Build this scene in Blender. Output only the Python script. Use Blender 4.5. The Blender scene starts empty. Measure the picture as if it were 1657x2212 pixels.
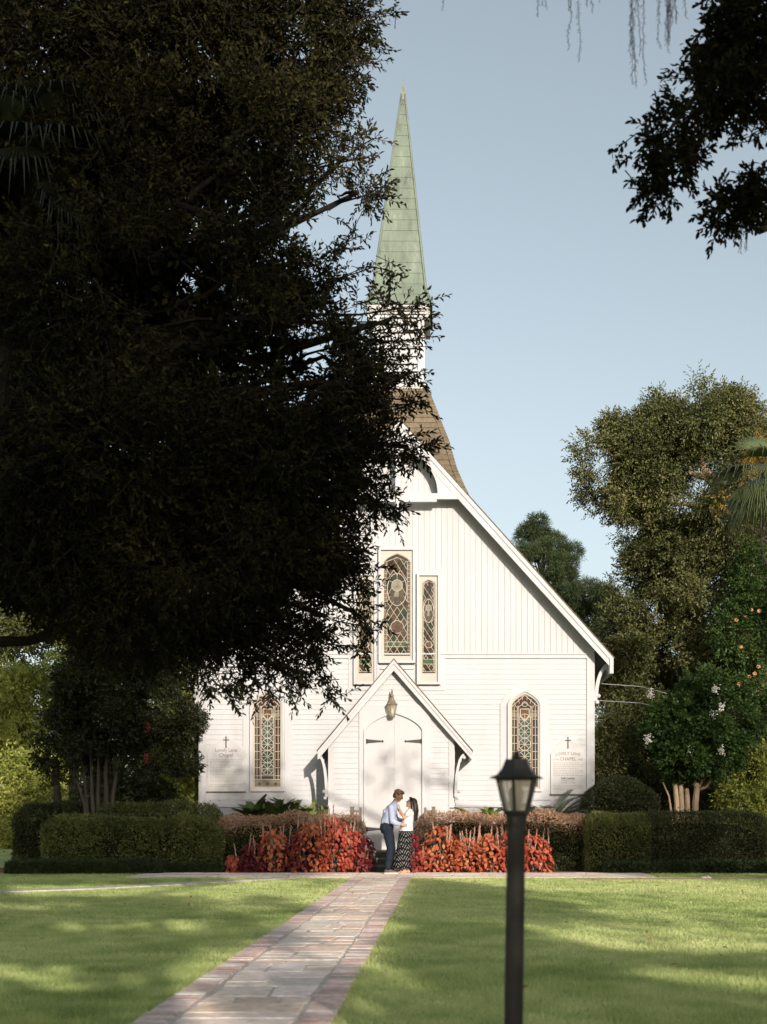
import bpy, bmesh, math, random
import numpy as np
from mathutils import Vector, Matrix
PI = math.pi
R = math.radians
scene = bpy.context.scene
COL = scene.collection
F = 3072.0          # focal length in units of a 2212-unit-high frame
EYE = 1.25
def X(px, Y): return (px - 960.0) / F * Y
def Z(py, Y): return EYE - (py - 1766.0) / F * Y
def P(px, py, Y): return (X(px, Y), Y, Z(py, Y))
ORG = {}
def tag(o, label=None, cat=None, group=None, kind=None):
    if label: o['label'] = label
    if cat: o['category'] = cat
    if group: o['group'] = group
    if kind: o['kind'] = kind
    return o
def empty(name, loc, label, cat, group=None):
    o = bpy.data.objects.new(name, None); COL.objects.link(o)
    o.location = loc; ORG[o] = Vector(loc)
    o.empty_display_size = 0.2
    return tag(o, label, cat, group)
def link(name, me, parent):
    o = bpy.data.objects.new(name, me); COL.objects.link(o)
    if parent is not None:
        o.parent = parent; ORG[o] = ORG[parent]
    else:
        ORG[o] = Vector((0, 0, 0))
    return o
def org(parent):
    return ORG[parent] if parent is not None else Vector((0, 0, 0))
def copy_tree(o, parent=None):
    c = o.copy(); COL.objects.link(c); c.parent = parent
    for ch in list(o.children): copy_tree(ch, c)
    return c

# ------------------------------------------------------------------ materials
def new_mat(name):
    m = bpy.data.materials.new(name); m.use_nodes = True
    nt = m.node_tree; nt.nodes.clear()
    out = nt.nodes.new('ShaderNodeOutputMaterial')
    b = nt.nodes.new('ShaderNodeBsdfPrincipled')
    nt.links.new(b.outputs[0], out.inputs[0])
    return m, nt, b, out
def rgba(c): return (c[0], c[1], c[2], 1.0)
def ramp(nt, stops, interp='LINEAR'):
    n = nt.nodes.new('ShaderNodeValToRGB'); cr = n.color_ramp; cr.interpolation = interp
    while len(cr.elements) < len(stops): cr.elements.new(0.5)
    for e, (p, c) in zip(cr.elements, stops):
        e.position = p; e.color = rgba(c)
    return n
def coords(nt, scale=(1, 1, 1), kind='Object'):
    t = nt.nodes.new('ShaderNodeTexCoord'); mp = nt.nodes.new('ShaderNodeMapping')
    mp.inputs['Scale'].default_value = scale
    nt.links.new(t.outputs[kind], mp.inputs[0])
    return mp.outputs[0]
def noise(nt, vec, scale, detail=4.0, rough=0.55):
    n = nt.nodes.new('ShaderNodeTexNoise'); n.inputs['Scale'].default_value = scale
    n.inputs['Detail'].default_value = detail; n.inputs['Roughness'].default_value = rough
    if vec is not None: nt.links.new(vec, n.inputs['Vector'])
    return n.outputs['Fac']
def bump(nt, b, h, strength, dist):
    n = nt.nodes.new('ShaderNodeBump'); n.inputs['Strength'].default_value = strength
    n.inputs['Distance'].default_value = dist
    nt.links.new(h, n.inputs['Height']); nt.links.new(n.outputs[0], b.inputs['Normal'])
def mat(name, stops, rough=0.6, scale=6.0, stretch=(1, 1, 1), bmp=0.0, bdist=0.01, spec=0.5, detail=5.0):
    """A procedural surface: a noise-driven ramp between the given colours, with optional bump."""
    m, nt, b, out = new_mat(name)
    v = coords(nt, stretch)
    f = noise(nt, v, scale, detail)
    if not isinstance(stops[0], tuple) or not isinstance(stops[0][1], (tuple, list)):
        n = len(stops); stops = [(0.3 + 0.4 * i / max(1, n - 1), s) for i, s in enumerate(stops)]
    rp = ramp(nt, stops); nt.links.new(f, rp.inputs[0])
    nt.links.new(rp.outputs[0], b.inputs['Base Color'])
    b.inputs['Roughness'].default_value = rough
    b.inputs['Specular IOR Level'].default_value = spec
    if bmp: bump(nt, b, noise(nt, v, scale * 3, 4), bmp, bdist)
    return m
def leaf_mat(name, stops, trans=0.25, rough=0.5, spec=0.3, tint='tint'):
    m, nt, b, out = new_mat(name)
    at = nt.nodes.new('ShaderNodeAttribute'); at.attribute_name = tint
    n = len(stops); stops = [(i / max(1, n - 1), s) for i, s in enumerate(stops)]
    rp = ramp(nt, stops); nt.links.new(at.outputs['Fac'], rp.inputs[0])
    nt.links.new(rp.outputs[0], b.inputs['Base Color'])
    b.inputs['Roughness'].default_value = rough; b.inputs['Specular IOR Level'].default_value = spec
    if trans > 0:
        t = nt.nodes.new('ShaderNodeBsdfTranslucent'); mx = nt.nodes.new('ShaderNodeMixShader')
        mx.inputs[0].default_value = trans
        nt.links.new(rp.outputs[0], t.inputs[0])
        nt.links.new(b.outputs[0], mx.inputs[1]); nt.links.new(t.outputs[0], mx.inputs[2])
        nt.links.new(mx.outputs[0], out.inputs[0])
    return m
def col_mat(name, rough=0.5, attr='col', spec=0.5, nscale=0, namt=0.25, bmp=0.0, bdist=0.004):
    """Base colour from the per-face colour attribute of the mesh (each stone, brick or glass piece has its own), broken up by noise."""
    m, nt, b, out = new_mat(name)
    at = nt.nodes.new('ShaderNodeAttribute'); at.attribute_name = attr
    c = at.outputs['Color']
    if nscale:
        v = coords(nt); f = noise(nt, v, nscale, 6, 0.65)
        rp = ramp(nt, [(0.3, (1 - namt,) * 3), (0.7, (1 + namt * 0.5,) * 3)]); nt.links.new(f, rp.inputs[0])
        mx = nt.nodes.new('ShaderNodeMix'); mx.data_type = 'RGBA'; mx.blend_type = 'MULTIPLY'; mx.inputs[0].default_value = 1.0
        nt.links.new(c, mx.inputs[6]); nt.links.new(rp.outputs[0], mx.inputs[7]); c = mx.outputs[2]
        if bmp: bump(nt, b, f, bmp, bdist)
    nt.links.new(c, b.inputs['Base Color'])
    b.inputs['Roughness'].default_value = rough; b.inputs['Specular IOR Level'].default_value = spec
    return m

# ------------------------------------------------------------------ mesh builder
class MB:
    def __init__(s): s.v = []; s.f = []; s.c = []; s.m = []
    def add(s, vs, fs, col=None, mi=0):
        o = len(s.v); s.v.extend([tuple(p) for p in vs])
        for f in fs:
            s.f.append([i + o for i in f]); s.c.append(col); s.m.append(mi)
    def box(s, x0, x1, y0, y1, z0, z1, col=None, mi=0):
        vs = [(x, y, z) for x in (x0, x1) for y in (y0, y1) for z in (z0, z1)]
        s.add(vs, [(0, 1, 3, 2), (4, 6, 7, 5), (0, 4, 5, 1), (2, 3, 7, 6), (0, 2, 6, 4), (1, 5, 7, 3)], col, mi)
    def obox(s, c, ax, ay, az, hx, hy, hz, col=None, mi=0):
        c = Vector(c); ax = Vector(ax).normalized() * hx; ay = Vector(ay).normalized() * hy; az = Vector(az).normalized() * hz
        vs = [c + i * ax + j * ay + k * az for i in (-1, 1) for j in (-1, 1) for k in (-1, 1)]
        s.add(vs, [(0, 1, 3, 2), (4, 6, 7, 5), (0, 4, 5, 1), (2, 3, 7, 6), (0, 2, 6, 4), (1, 5, 7, 3)], col, mi)
    def prism_y(s, poly, y0, y1, col=None, mi=0):
        """poly in (x, z), extruded along Y."""
        n = len(poly)
        vs = [(p[0], y0, p[1]) for p in poly] + [(p[0], y1, p[1]) for p in poly]
        fs = [list(range(n)), list(range(2 * n - 1, n - 1, -1))]
        fs += [(i, i + n, (i + 1) % n + n, (i + 1) % n) for i in range(n)]
        s.add(vs, fs, col, mi)
    def prism_x(s, poly, x0, x1, col=None, mi=0):
        n = len(poly)
        vs = [(x0, p[0], p[1]) for p in poly] + [(x1, p[0], p[1]) for p in poly]
        fs = [list(range(n)), list(range(2 * n - 1, n - 1, -1))]
        fs += [(i, i + n, (i + 1) % n + n, (i + 1) % n) for i in range(n)]
        s.add(vs, fs, col, mi)
    def ring_y(s, outer, inner, y0, y1, col=None, mi=0):
        """plate between two closed (x, z) loops with the same number of points, y0 (front) to y1 (back)."""
        n = len(outer)
        vs = [(p[0], y, p[1]) for y in (y0, y1) for lp in (outer, inner) for p in lp]
        fs = []
        for i in range(n):
            j = (i + 1) % n
            fs += [(i, j, n + j, n + i), (2 * n + i, 3 * n + i, 3 * n + j, 2 * n + j), (i, 2 * n + i, 2 * n + j, j), (n + i, n + j, 3 * n + j, 3 * n + i)]
        s.add(vs, fs, col, mi)
    def tube(s, pts, rad, n=8, col=None, mi=0, caps=True, squash=None):
        pts = [Vector(p) for p in pts]
        if not hasattr(rad, '__len__'): rad = [rad] * len(pts)
        rings = []; ref = None
        for i, p in enumerate(pts):
            t = (pts[min(i + 1, len(pts) - 1)] - pts[max(i - 1, 0)])
            if t.length < 1e-9: t = Vector((0, 0, 1))
            t.normalize()
            if ref is None:
                ref = Vector((1, 0, 0)) if abs(t.x) < 0.8 else Vector((0, 1, 0))
            a = (ref - t * ref.dot(t)).normalized(); b = t.cross(a); ref = a
            rings.append([p + (a * math.cos(2 * PI * k / n) + b * math.sin(2 * PI * k / n)) * rad[i] for k in range(n)])
        vs = [q for r in rings for q in r]; fs = []
        for i in range(len(pts) - 1):
            for k in range(n):
                k2 = (k + 1) % n
                fs.append((i * n + k, i * n + k2, (i + 1) * n + k2, (i + 1) * n + k))
        if caps:
            fs.append(list(range(n - 1, -1, -1))); fs.append([(len(pts) - 1) * n + k for k in range(n)])
        s.add(vs, fs, col, mi)
    def lathe(s, prof, c, n=16, col=None, mi=0, rot=0.0, sx=1.0, sy=1.0):
        """prof: (radius, z) pairs; around the vertical through c."""
        vs = []; fs = []
        for r, z in prof:
            for k in range(n):
                a = 2 * PI * k / n + rot
                vs.append((c[0] + r * math.cos(a) * sx, c[1] + r * math.sin(a) * sy, c[2] + z))
        for i in range(len(prof) - 1):
            for k in range(n):
                k2 = (k + 1) % n
                fs.append((i * n + k, i * n + k2, (i + 1) * n + k2, (i + 1) * n + k))
        fs.append(list(range(n - 1, -1, -1))); fs.append([(len(prof) - 1) * n + k for k in range(n)])
        s.add(vs, fs, col, mi)
    def loft(s, secs, n=20, col=None, mi=0, wob=None):
        """secs: (cx, cy, cz, rx, ry[, tilt]) elliptical sections, closed at both ends."""
        vs = []; fs = []
        for j, sec in enumerate(secs):
            cx, cy, cz, rx, ry = sec[:5]; tl = sec[5] if len(sec) > 5 else 0.0
            for k in range(n):
                a = 2 * PI * k / n
                w = 1.0 if wob is None else wob(a, j)
                dx = rx * w * math.cos(a)
                vs.append((cx + dx, cy + ry * w * math.sin(a), cz + dx * tl))
        for i in range(len(secs) - 1):
            for k in range(n):
                k2 = (k + 1) % n
                fs.append((i * n + k, i * n + k2, (i + 1) * n + k2, (i + 1) * n + k))
        fs.append(list(range(n - 1, -1, -1))); fs.append([(len(secs) - 1) * n + k for k in range(n)])
        s.add(vs, fs, col, mi)
    def ball(s, c, rx, ry=None, rz=None, n=12, m=8, col=None, mi=0, rot=None):
        ry = rx if ry is None else ry; rz = rx if rz is None else rz
        vs = []; fs = []; c = Vector(c)
        for j in range(m + 1):
            t = PI * j / m
            for k in range(n):
                a = 2 * PI * k / n
                q = Vector((rx * math.sin(t) * math.cos(a), ry * math.sin(t) * math.sin(a), rz * math.cos(t)))
                if rot is not None: q = rot @ q
                vs.append(c + q)
        for j in range(m):
            for k in range(n):
                k2 = (k + 1) % n
                if j == 0: fs.append((k, n + k, n + k2))
                elif j == m - 1: fs.append((j * n + k, (j + 1) * n + k, j * n + k2))
                else: fs.append((j * n + k, (j + 1) * n + k, (j + 1) * n + k2, j * n + k2))
        s.add(vs, fs, col, mi)
    def capsule(s, p0, r0, p1, r1, n=12):
        p0 = Vector(p0); p1 = Vector(p1)
        s.ball(p0, r0, n=n); s.ball(p1, r1, n=n); s.tube([p0, p1], [r0, r1], n=n)
    def mesh(s, name, mats, off=Vector((0, 0, 0)), smooth=False):
        me = bpy.data.meshes.new(name)
        me.from_pydata([(p[0] - off[0], p[1] - off[1], p[2] - off[2]) for p in s.v], [], s.f)
        for m in (mats if isinstance(mats, (list, tuple)) else [mats]): me.materials.append(m)
        me.polygons.foreach_set('material_index', s.m)
        if any(c is not None for c in s.c):
            a = me.attributes.new('col', 'FLOAT_COLOR', 'FACE')
            arr = np.array([(c[0], c[1], c[2], 1.0) if c is not None else (0.5, 0.5, 0.5, 1.0) for c in s.c], dtype=np.float32).ravel()
            a.data.foreach_set('color', arr)
        if smooth: me.polygons.foreach_set('use_smooth', [True] * len(me.polygons))
        me.update()
        return me
    def build(s, name, mats, parent=None, smooth=False, fix=True):
        me = s.mesh(name, mats, org(parent), smooth)
        if fix:
            bm = bmesh.new(); bm.from_mesh(me); bmesh.ops.recalc_face_normals(bm, faces=bm.faces); bm.to_mesh(me); bm.free()
        return link(name, me, parent)

# ------------------------------------------------------------------ foliage
def vnoise(p):
    i = np.floor(p).astype(np.int64); f = p - i; f = f * f * (3 - 2 * f)
    def h(x, y, z):
        n = (x * 73856093) ^ (y * 19349663) ^ (z * 83492791)
        n = (n ^ (n >> 13)) * 1274126177
        return ((n ^ (n >> 16)) & 0xffff) / 65535.0
    r = 0
    for dx in (0, 1):
        for dy in (0, 1):
            for dz in (0, 1):
                w = (f[:, 0] if dx else 1 - f[:, 0]) * (f[:, 1] if dy else 1 - f[:, 1]) * (f[:, 2] if dz else 1 - f[:, 2])
                r = r + w * h(i[:, 0] + dx, i[:, 1] + dy, i[:, 2] + dz)
    return r
def unit(a): return a / np.maximum(1e-9, np.linalg.norm(a, axis=1, keepdims=True))
def leaf_mesh(name, base, d, nrm, L, W, tint, mats, off=(0, 0, 0), shape=4, bend=0.12, extra=None):
    """One mesh of many bent leaves: 4- or 6-cornered, lying along d with face normal nrm. extra: an MB (twigs) on material slot 1."""
    N = len(base); side = unit(np.cross(d, nrm)); up = unit(np.cross(side, d))
    L = L[:, None]; W = W[:, None]
    if shape == 4:
        k = [(0, 0, 0), (0.5, 0.5, bend), (1, 0, -bend * 0.6), (0.5, -0.5, bend)]
    elif shape == 3:
        k = [(0, -0.5, 0), (0, 0.5, 0), (1, 0, bend)]
    else:
        k = [(0, 0, 0), (0.3, 0.42, bend * 0.7), (0.68, 0.42, bend * 0.6), (1, 0, -bend), (0.68, -0.42, bend * 0.6), (0.3, -0.42, bend * 0.7)]
    n = len(k)
    V = np.stack([base + d * L * a + side * W * b + up * L * c for a, b, c in k], axis=1).reshape(-1, 3) - np.array(off)
    nv = N * n; tot = n * N
    ev = np.zeros((0, 3)); ef = []
    if extra is not None and extra.v:
        ev = np.array(extra.v) - np.array(off); ef = extra.f
    me = bpy.data.meshes.new(name)
    me.vertices.add(nv + len(ev)); me.vertices.foreach_set('co', np.concatenate([V, ev]).astype(np.float32).ravel())
    elens = [len(f) for f in ef]
    li = np.concatenate([np.arange(tot), np.array([i + nv for f in ef for i in f], dtype=np.int64)]).astype(np.int32)
    lens = np.concatenate([np.full(N, n), np.array(elens, dtype=np.int64)]).astype(np.int32)
    starts = np.concatenate([[0], np.cumsum(lens)[:-1]]).astype(np.int32)
    me.loops.add(len(li)); me.loops.foreach_set('vertex_index', li)
    me.polygons.add(len(lens)); me.polygons.foreach_set('loop_start', starts)
    mi = np.concatenate([np.zeros(N), np.ones(len(ef))]).astype(np.int32)
    for m in (mats if isinstance(mats, (list, tuple)) else [mats]): me.materials.append(m)
    me.polygons.foreach_set('material_index', mi)
    a = me.attributes.new('tint', 'FLOAT', 'FACE')
    a.data.foreach_set('value', np.concatenate([tint, np.full(len(ef), 0.5)]).astype(np.float32))
    me.update(calc_edges=True)
    return me
def twig_leaves(rng, C, D, per, tl, L, W, droop=0.15, spread=0.8, upn=0.5, tintc=None, tv=0.25):
    """Leaves in spirals along a short twig at each clump centre C (pointing along D)."""
    n = len(C)
    T = unit(D * 0.65 + rng.normal(size=(n, 3)) * 0.45 + np.array([0, 0, 0.05]))
    A = unit(np.cross(T, rng.normal(size=(n, 3)))); B = np.cross(T, A)
    bs, ds, ns, Ls, Ws, ts = [], [], [], [], [], []
    tc = rng.random(n) if tintc is None else tintc
    for j in range(per):
        u = (j + 0.5) / per
        az = j * 2.4 + rng.random(n) * 0.8
        perp = A * np.cos(az)[:, None] + B * np.sin(az)[:, None]
        d = unit(T * (0.35 + 0.6 * u) + perp * spread * (1.05 - 0.5 * u) + np.array([0, 0, -droop]) + rng.normal(size=(n, 3)) * 0.15)
        bs.append(C + T * (u * tl)[:, None] if hasattr(tl, '__len__') else C + T * u * tl)
        ds.append(d)
        nn = np.array([0, 0, upn]) + rng.normal(size=(n, 3)) * 0.55 + perp * 0.2
        ns.append(unit(nn))
        k = 0.75 + 0.5 * rng.random(n)
        Ls.append(L * k); Ws.append(W * (0.8 + 0.4 * rng.random(n)))
        ts.append(np.clip(tc + (rng.random(n) - 0.5) * 2 * tv, 0, 1))
    return [np.concatenate(q) for q in (bs, ds, ns, Ls, Ws, ts)] + [T]
def lobe_points(rng, lobes, n, nscale=0.6, thr=0.35, surf=0.65, amp=0.3, aniso=(1, 1, 1), seed=0.0):
    """n clump centres spread through ellipsoid lobes (cx,cy,cz,rx,ry,rz,weight), thinned by 3-D noise so that holes and tufts remain."""
    w = np.array([l[6] * (l[3] * l[4] * l[5]) ** (2 / 3) for l in lobes]); w = w / w.sum()
    cnt = np.maximum(1, (w * n * 1.6).astype(int))
    Cs, Ds = [], []
    for i, l in enumerate(lobes):
        m = cnt[i]; d = unit(rng.normal(size=(m, 3)))
        s = rng.random(m) < surf
        r = np.where(s, 0.72 + 0.33 * rng.random(m), rng.random(m) ** (1 / 3) * 0.9)
        r = r * (1 - amp * 0.5 + amp * vnoise(d * 2.3 + 7.1 * i + seed))
        Cs.append(np.array(l[:3]) + d * r[:, None] * np.array(l[3:6])); Ds.append(d)
    C = np.concatenate(Cs); D = np.concatenate(Ds)
    q = vnoise(C * nscale * np.array(aniso) + 31.7 + seed) * 0.65 + vnoise(C * nscale * 2.7 * np.array(aniso) + 11.1 + seed) * 0.35
    keep = q > thr
    C, D = C[keep], D[keep]
    if len(C) > n:
        s = rng.permutation(len(C))[:n]; C, D = C[s], D[s]
    return C, D
def limb_path(rng, a, b, n=7, sag=0.06, jit=0.05):
    a = Vector(a); b = Vector(b); L = (b - a).length; out = []
    for i in range(n + 1):
        u = i / n; p = a.lerp(b, u)
        p += Vector((rng.normal() * jit * L, rng.normal() * jit * L, rng.normal() * jit * L * 0.6 + sag * L * math.sin(PI * u))) * (math.sin(PI * u) if 0 < i < n else 0)
        out.append(p)
    return out
def lb(px, py, rx, rz, Y, ry, w=1.0):
    c = P(px, py, Y)
    return (c[0], c[1], c[2], rx * Y / F, ry, rz * Y / F, w)
# ------------------------------------------------------------------ shared materials
M_white = mat('white_paint', [(0.22, (0.405, 0.392, 0.38)), (0.42, (0.445, 0.438, 0.435)), (0.62, (0.472, 0.467, 0.468))], rough=0.55, scale=1.1, stretch=(2.2, 1, .5), bmp=0.04, bdist=0.004, spec=0.35)
M_cream = mat('cream_paint', [(0.3, (0.41, 0.375, 0.325)), (0.65, (0.45, 0.415, 0.365))], rough=0.6, scale=3, spec=0.3)
M_soffit = mat('soffit_paint', [(0.3, (0.41, 0.397, 0.377)), (0.7, (0.45, 0.437, 0.42))], rough=0.7, scale=2)
M_bark = mat('oak_bark', [(0.3, (0.020, 0.016, 0.012)), (0.7, (0.070, 0.058, 0.044))], rough=0.95, scale=7, stretch=(1, 1, 0.3), bmp=0.8, bdist=0.05, spec=0.1)
M_palebark = mat('pale_bark', [(0.3, (0.20, 0.14, 0.09)), (0.65, (0.42, 0.31, 0.20))], rough=0.8, scale=5, stretch=(2, 2, 0.4), bmp=0.3, bdist=0.01, spec=0.2)
M_iron = mat('black_iron', [(0.3, (0.018, 0.013, 0.010)), (0.7, (0.035, 0.026, 0.020))], rough=0.55, scale=20)
M_greypost = mat('weathered_wood', [(0.3, (0.10, 0.085, 0.06)), (0.7, (0.19, 0.165, 0.125))], rough=0.85, scale=8, stretch=(6, 6, 0.6), bmp=0.3, bdist=0.004)

# ------------------------------------------------------------------ ground, lawn, paths
def lawn_material():
    m, nt, b, out = new_mat('lawn_soil')
    v = coords(nt)
    f1 = noise(nt, v, 0.35, 4); f2 = noise(nt, v, 30, 5, 0.7)
    r1 = ramp(nt, [(0.35, (0.36, 0.42, 0.15)), (0.65, (0.47, 0.52, 0.21))]); nt.links.new(f1, r1.inputs[0])
    r2 = ramp(nt, [(0.3, (0.55, 0.55, 0.5)), (0.7, (1.15, 1.15, 1.1))]); nt.links.new(f2, r2.inputs[0])
    mx = nt.nodes.new('ShaderNodeMix'); mx.data_type = 'RGBA'; mx.blend_type = 'MULTIPLY'; mx.inputs[0].default_value = 1
    nt.links.new(r1.outputs[0], mx.inputs[6]); nt.links.new(r2.outputs[0], mx.inputs[7]); nt.links.new(mx.outputs[2], b.inputs['Base Color'])
    b.inputs['Roughness'].default_value = 0.95; b.inputs['Specular IOR Level'].default_value = 0.1
    bump(nt, b, f2, 0.6, 0.03)
    return m
mb = MB(); S = 450
n = 30
gx = [-S + 2 * S * i / n for i in range(n + 1)]
mb.add([(x, y, 0) for y in gx for x in gx], [(j * (n + 1) + i, j * (n + 1) + i + 1, (j + 1) * (n + 1) + i + 1, (j + 1) * (n + 1) + i) for j in range(n) for i in range(n)])
tag(mb.build('ground', lawn_material()), kind='structure')
PX0, PX1 = -1.875, -0.672            # brick path edges
rng = np.random.default_rng(5); rnd = random.Random(5)
M_stone = col_mat('flagstone', rough=0.75, nscale=14, namt=0.35, bmp=0.25, spec=0.3)
M_mortar = mat('mortar', [(0.3, (0.30, 0.285, 0.26)), (0.7, (0.40, 0.38, 0.35))], rough=0.95, scale=25, bmp=0.3)
mb = MB()
mb.box(PX0 + 0.01, PX1 - 0.01, 2.0, 29.4, -0.05, 0.015, (0.60, 0.53, 0.46))
mb.box(-6.6, 4.4, 29.38, 31.85, -0.05, 0.014, (0.60, 0.53, 0.46))
def slab(x0, x1, y0, y1, h, c, j=0.012, bev=0.012):
    q = [(x0 + rnd.uniform(-j, j), y0 + rnd.uniform(-j, j)), (x1 + rnd.uniform(-j, j), y0 + rnd.uniform(-j, j)), (x1 + rnd.uniform(-j, j), y1 + rnd.uniform(-j, j)), (x0 + rnd.uniform(-j, j), y1 + rnd.uniform(-j, j))]
    cx = sum(p[0] for p in q) / 4; cy = sum(p[1] for p in q) / 4
    def ins(p):
        d = Vector((cx - p[0], cy - p[1])); 
        return (p[0] + math.copysign(min(bev, abs(d.x)), d.x), p[1] + math.copysign(min(bev, abs(d.y)), d.y))
    t = rnd.uniform(-0.002, 0.002)
    vs = [(p[0], p[1], 0.0) for p in q] + [(p[0], p[1], h - bev * 0.6) for p in q] + [(*ins(p), h + t) for p in q]
    fs = [(8, 9, 10, 11)] + [(i, (i + 1) % 4, 4 + (i + 1) % 4, 4 + i) for i in range(4)] + [(4 + i, 4 + (i + 1) % 4, 8 + (i + 1) % 4, 8 + i) for i in range(4)]
    mb.add(vs, fs, c)
def jit(c, a): k = 1 + rnd.uniform(-a, a); return (c[0] * k * (1 + rnd.uniform(-.05, .05)), c[1] * k, c[2] * k * (1 + rnd.uniform(-.05, .05)))
bricks = [tuple(min(.82, c * 1.3 + .12) for c in q) for q in [(0.36, 0.22, 0.17), (0.40, 0.25, 0.19), (0.44, 0.33, 0.27), (0.50, 0.43, 0.37), (0.33, 0.20, 0.16), (0.42, 0.30, 0.25), (0.48, 0.40, 0.36)]]
y = 2.0
while y < 29.3:
    w = rnd.uniform(0.088, 0.104)
    for x0 in (PX0, PX1 - 0.21):
        slab(x0 + rnd.uniform(-.008, .008), x0 + 0.205, y, y + w - 0.012, 0.026, jit(rnd.choice(bricks), .12), 0.004, 0.008)
    y += w
stones = [(0.82, 0.64, 0.52), (0.86, 0.70, 0.57), (0.79, 0.63, 0.51), (0.85, 0.71, 0.60), (0.88, 0.75, 0.65), (0.82, 0.63, 0.50)]
y = 2.0
while y < 29.35:                                    # irregular flagstones, two or three abreast
    d = rnd.uniform(0.28, 0.62); xs = [PX0 + 0.235]
    k = rnd.choice([1, 2, 2, 2, 3])
    for i in range(1, k): xs.append(PX0 + 0.235 + (PX1 - PX0 - 0.47) * (i / k + rnd.uniform(-0.12, 0.12)))
    xs.append(PX1 - 0.235)
    for i in range(k):
        if rnd.random() < 0.3 and d > 0.4:
            s = d * rnd.uniform(.4, .6)
            slab(xs[i] + .01, xs[i + 1] - .01, y + .01, y + s - .01, 0.022, jit(rnd.choice(stones), .1), 0.02)
            slab(xs[i] + .01, xs[i + 1] - .01, y + s + .01, y + d - .01, 0.022, jit(rnd.choice(stones), .1), 0.02)
        else:
            slab(xs[i] + .01, xs[i + 1] - .01, y + .01, y + d - .01, 0.022, jit(rnd.choice(stones), .1), 0.025)
    y += d
for (x0, x1) in ((-6.6, PX0), (PX0, PX1), (PX1, 4.4)):   # the cross walk in front of the beds
    y = 29.4
    while y < 31.8:
        d = rnd.uniform(0.3, 0.5); x = x0
        d = min(d, 31.85 - y)
        while x < x1 - 0.05:
            w = min(rnd.uniform(0.4, 0.9), x1 - x)
            slab(x + .01, x + w - .01, y + .01, y + d - .01, 0.021, jit(rnd.choice(stones), .1), 0.012); x += w
        y += d
tag(mb.build('path', M_stone), kind='structure')
mb = MB()                                            # narrow side path that curves off to the left
pts = [(-3.2, 29.0), (-4.2, 27.6), (-5.2, 26.0), (-6.3, 24.6), (-7.6, 23.5), (-9.5, 22.5), (-13, 21.6)]
for i in range(len(pts) - 1):
    a, b_ = Vector(pts[i]), Vector(pts[i + 1])
    na = (Vector(pts[i + 1]) - Vector(pts[max(0, i - 1)])).normalized(); nb = (Vector(pts[min(len(pts) - 1, i + 2)]) - a).normalized()
    pa = Vector((-na.y, na.x)) * 0.22; pb = Vector((-nb.y, nb.x)) * 0.22
    mb.add([(*(a - pa), 0.03), (*(a + pa), 0.03), (*(b_ + pb), 0.03), (*(b_ - pb), 0.03), (*(a - pa), -.02), (*(a + pa), -.02), (*(b_ + pb), -.02), (*(b_ - pb), -.02)], [(0, 1, 2, 3), (0, 3, 7, 4), (1, 5, 6, 2)], (0.52, 0.47, 0.41))
tag(mb.build('side_path', M_stone), kind='structure')
mb = MB(); mb.box(2.6, 14, 28.2, 28.42, -.02, 0.035, (0.26, 0.19, 0.13)); tag(mb.build('path_edging', M_stone), kind='structure')
mb = MB(); mb.box(-20, 16, 31.86, 35.1, -.05, 0.012); 
M_mulch = mat('pine_mulch', [(0.3, (0.10, 0.04, 0.022)), (0.7, (0.26, 0.11, 0.055))], rough=0.95, scale=40, bmp=0.8, bdist=0.02)
tag(mb.build('mulch_bed', M_mulch), kind='structure')
mb = MB(); mb.ball((X(1525, 28.6), 28.6, 0.02), 0.13, 0.09, 0.055, n=14, m=8)
for i, v in enumerate(mb.v): mb.v[i] = (v[0] + .01 * math.sin(v[1] * 40), v[1], v[2] + 0.008 * math.sin(v[0] * 50))
tag(mb.build('rock', mat('pale_rock', [(0.3, (0.42, 0.36, 0.30)), (0.7, (0.58, 0.52, 0.45))], scale=14, bmp=.3), smooth=True), 'small flat pale rock lying on the lawn before the dark hedge', 'rock')

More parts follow.
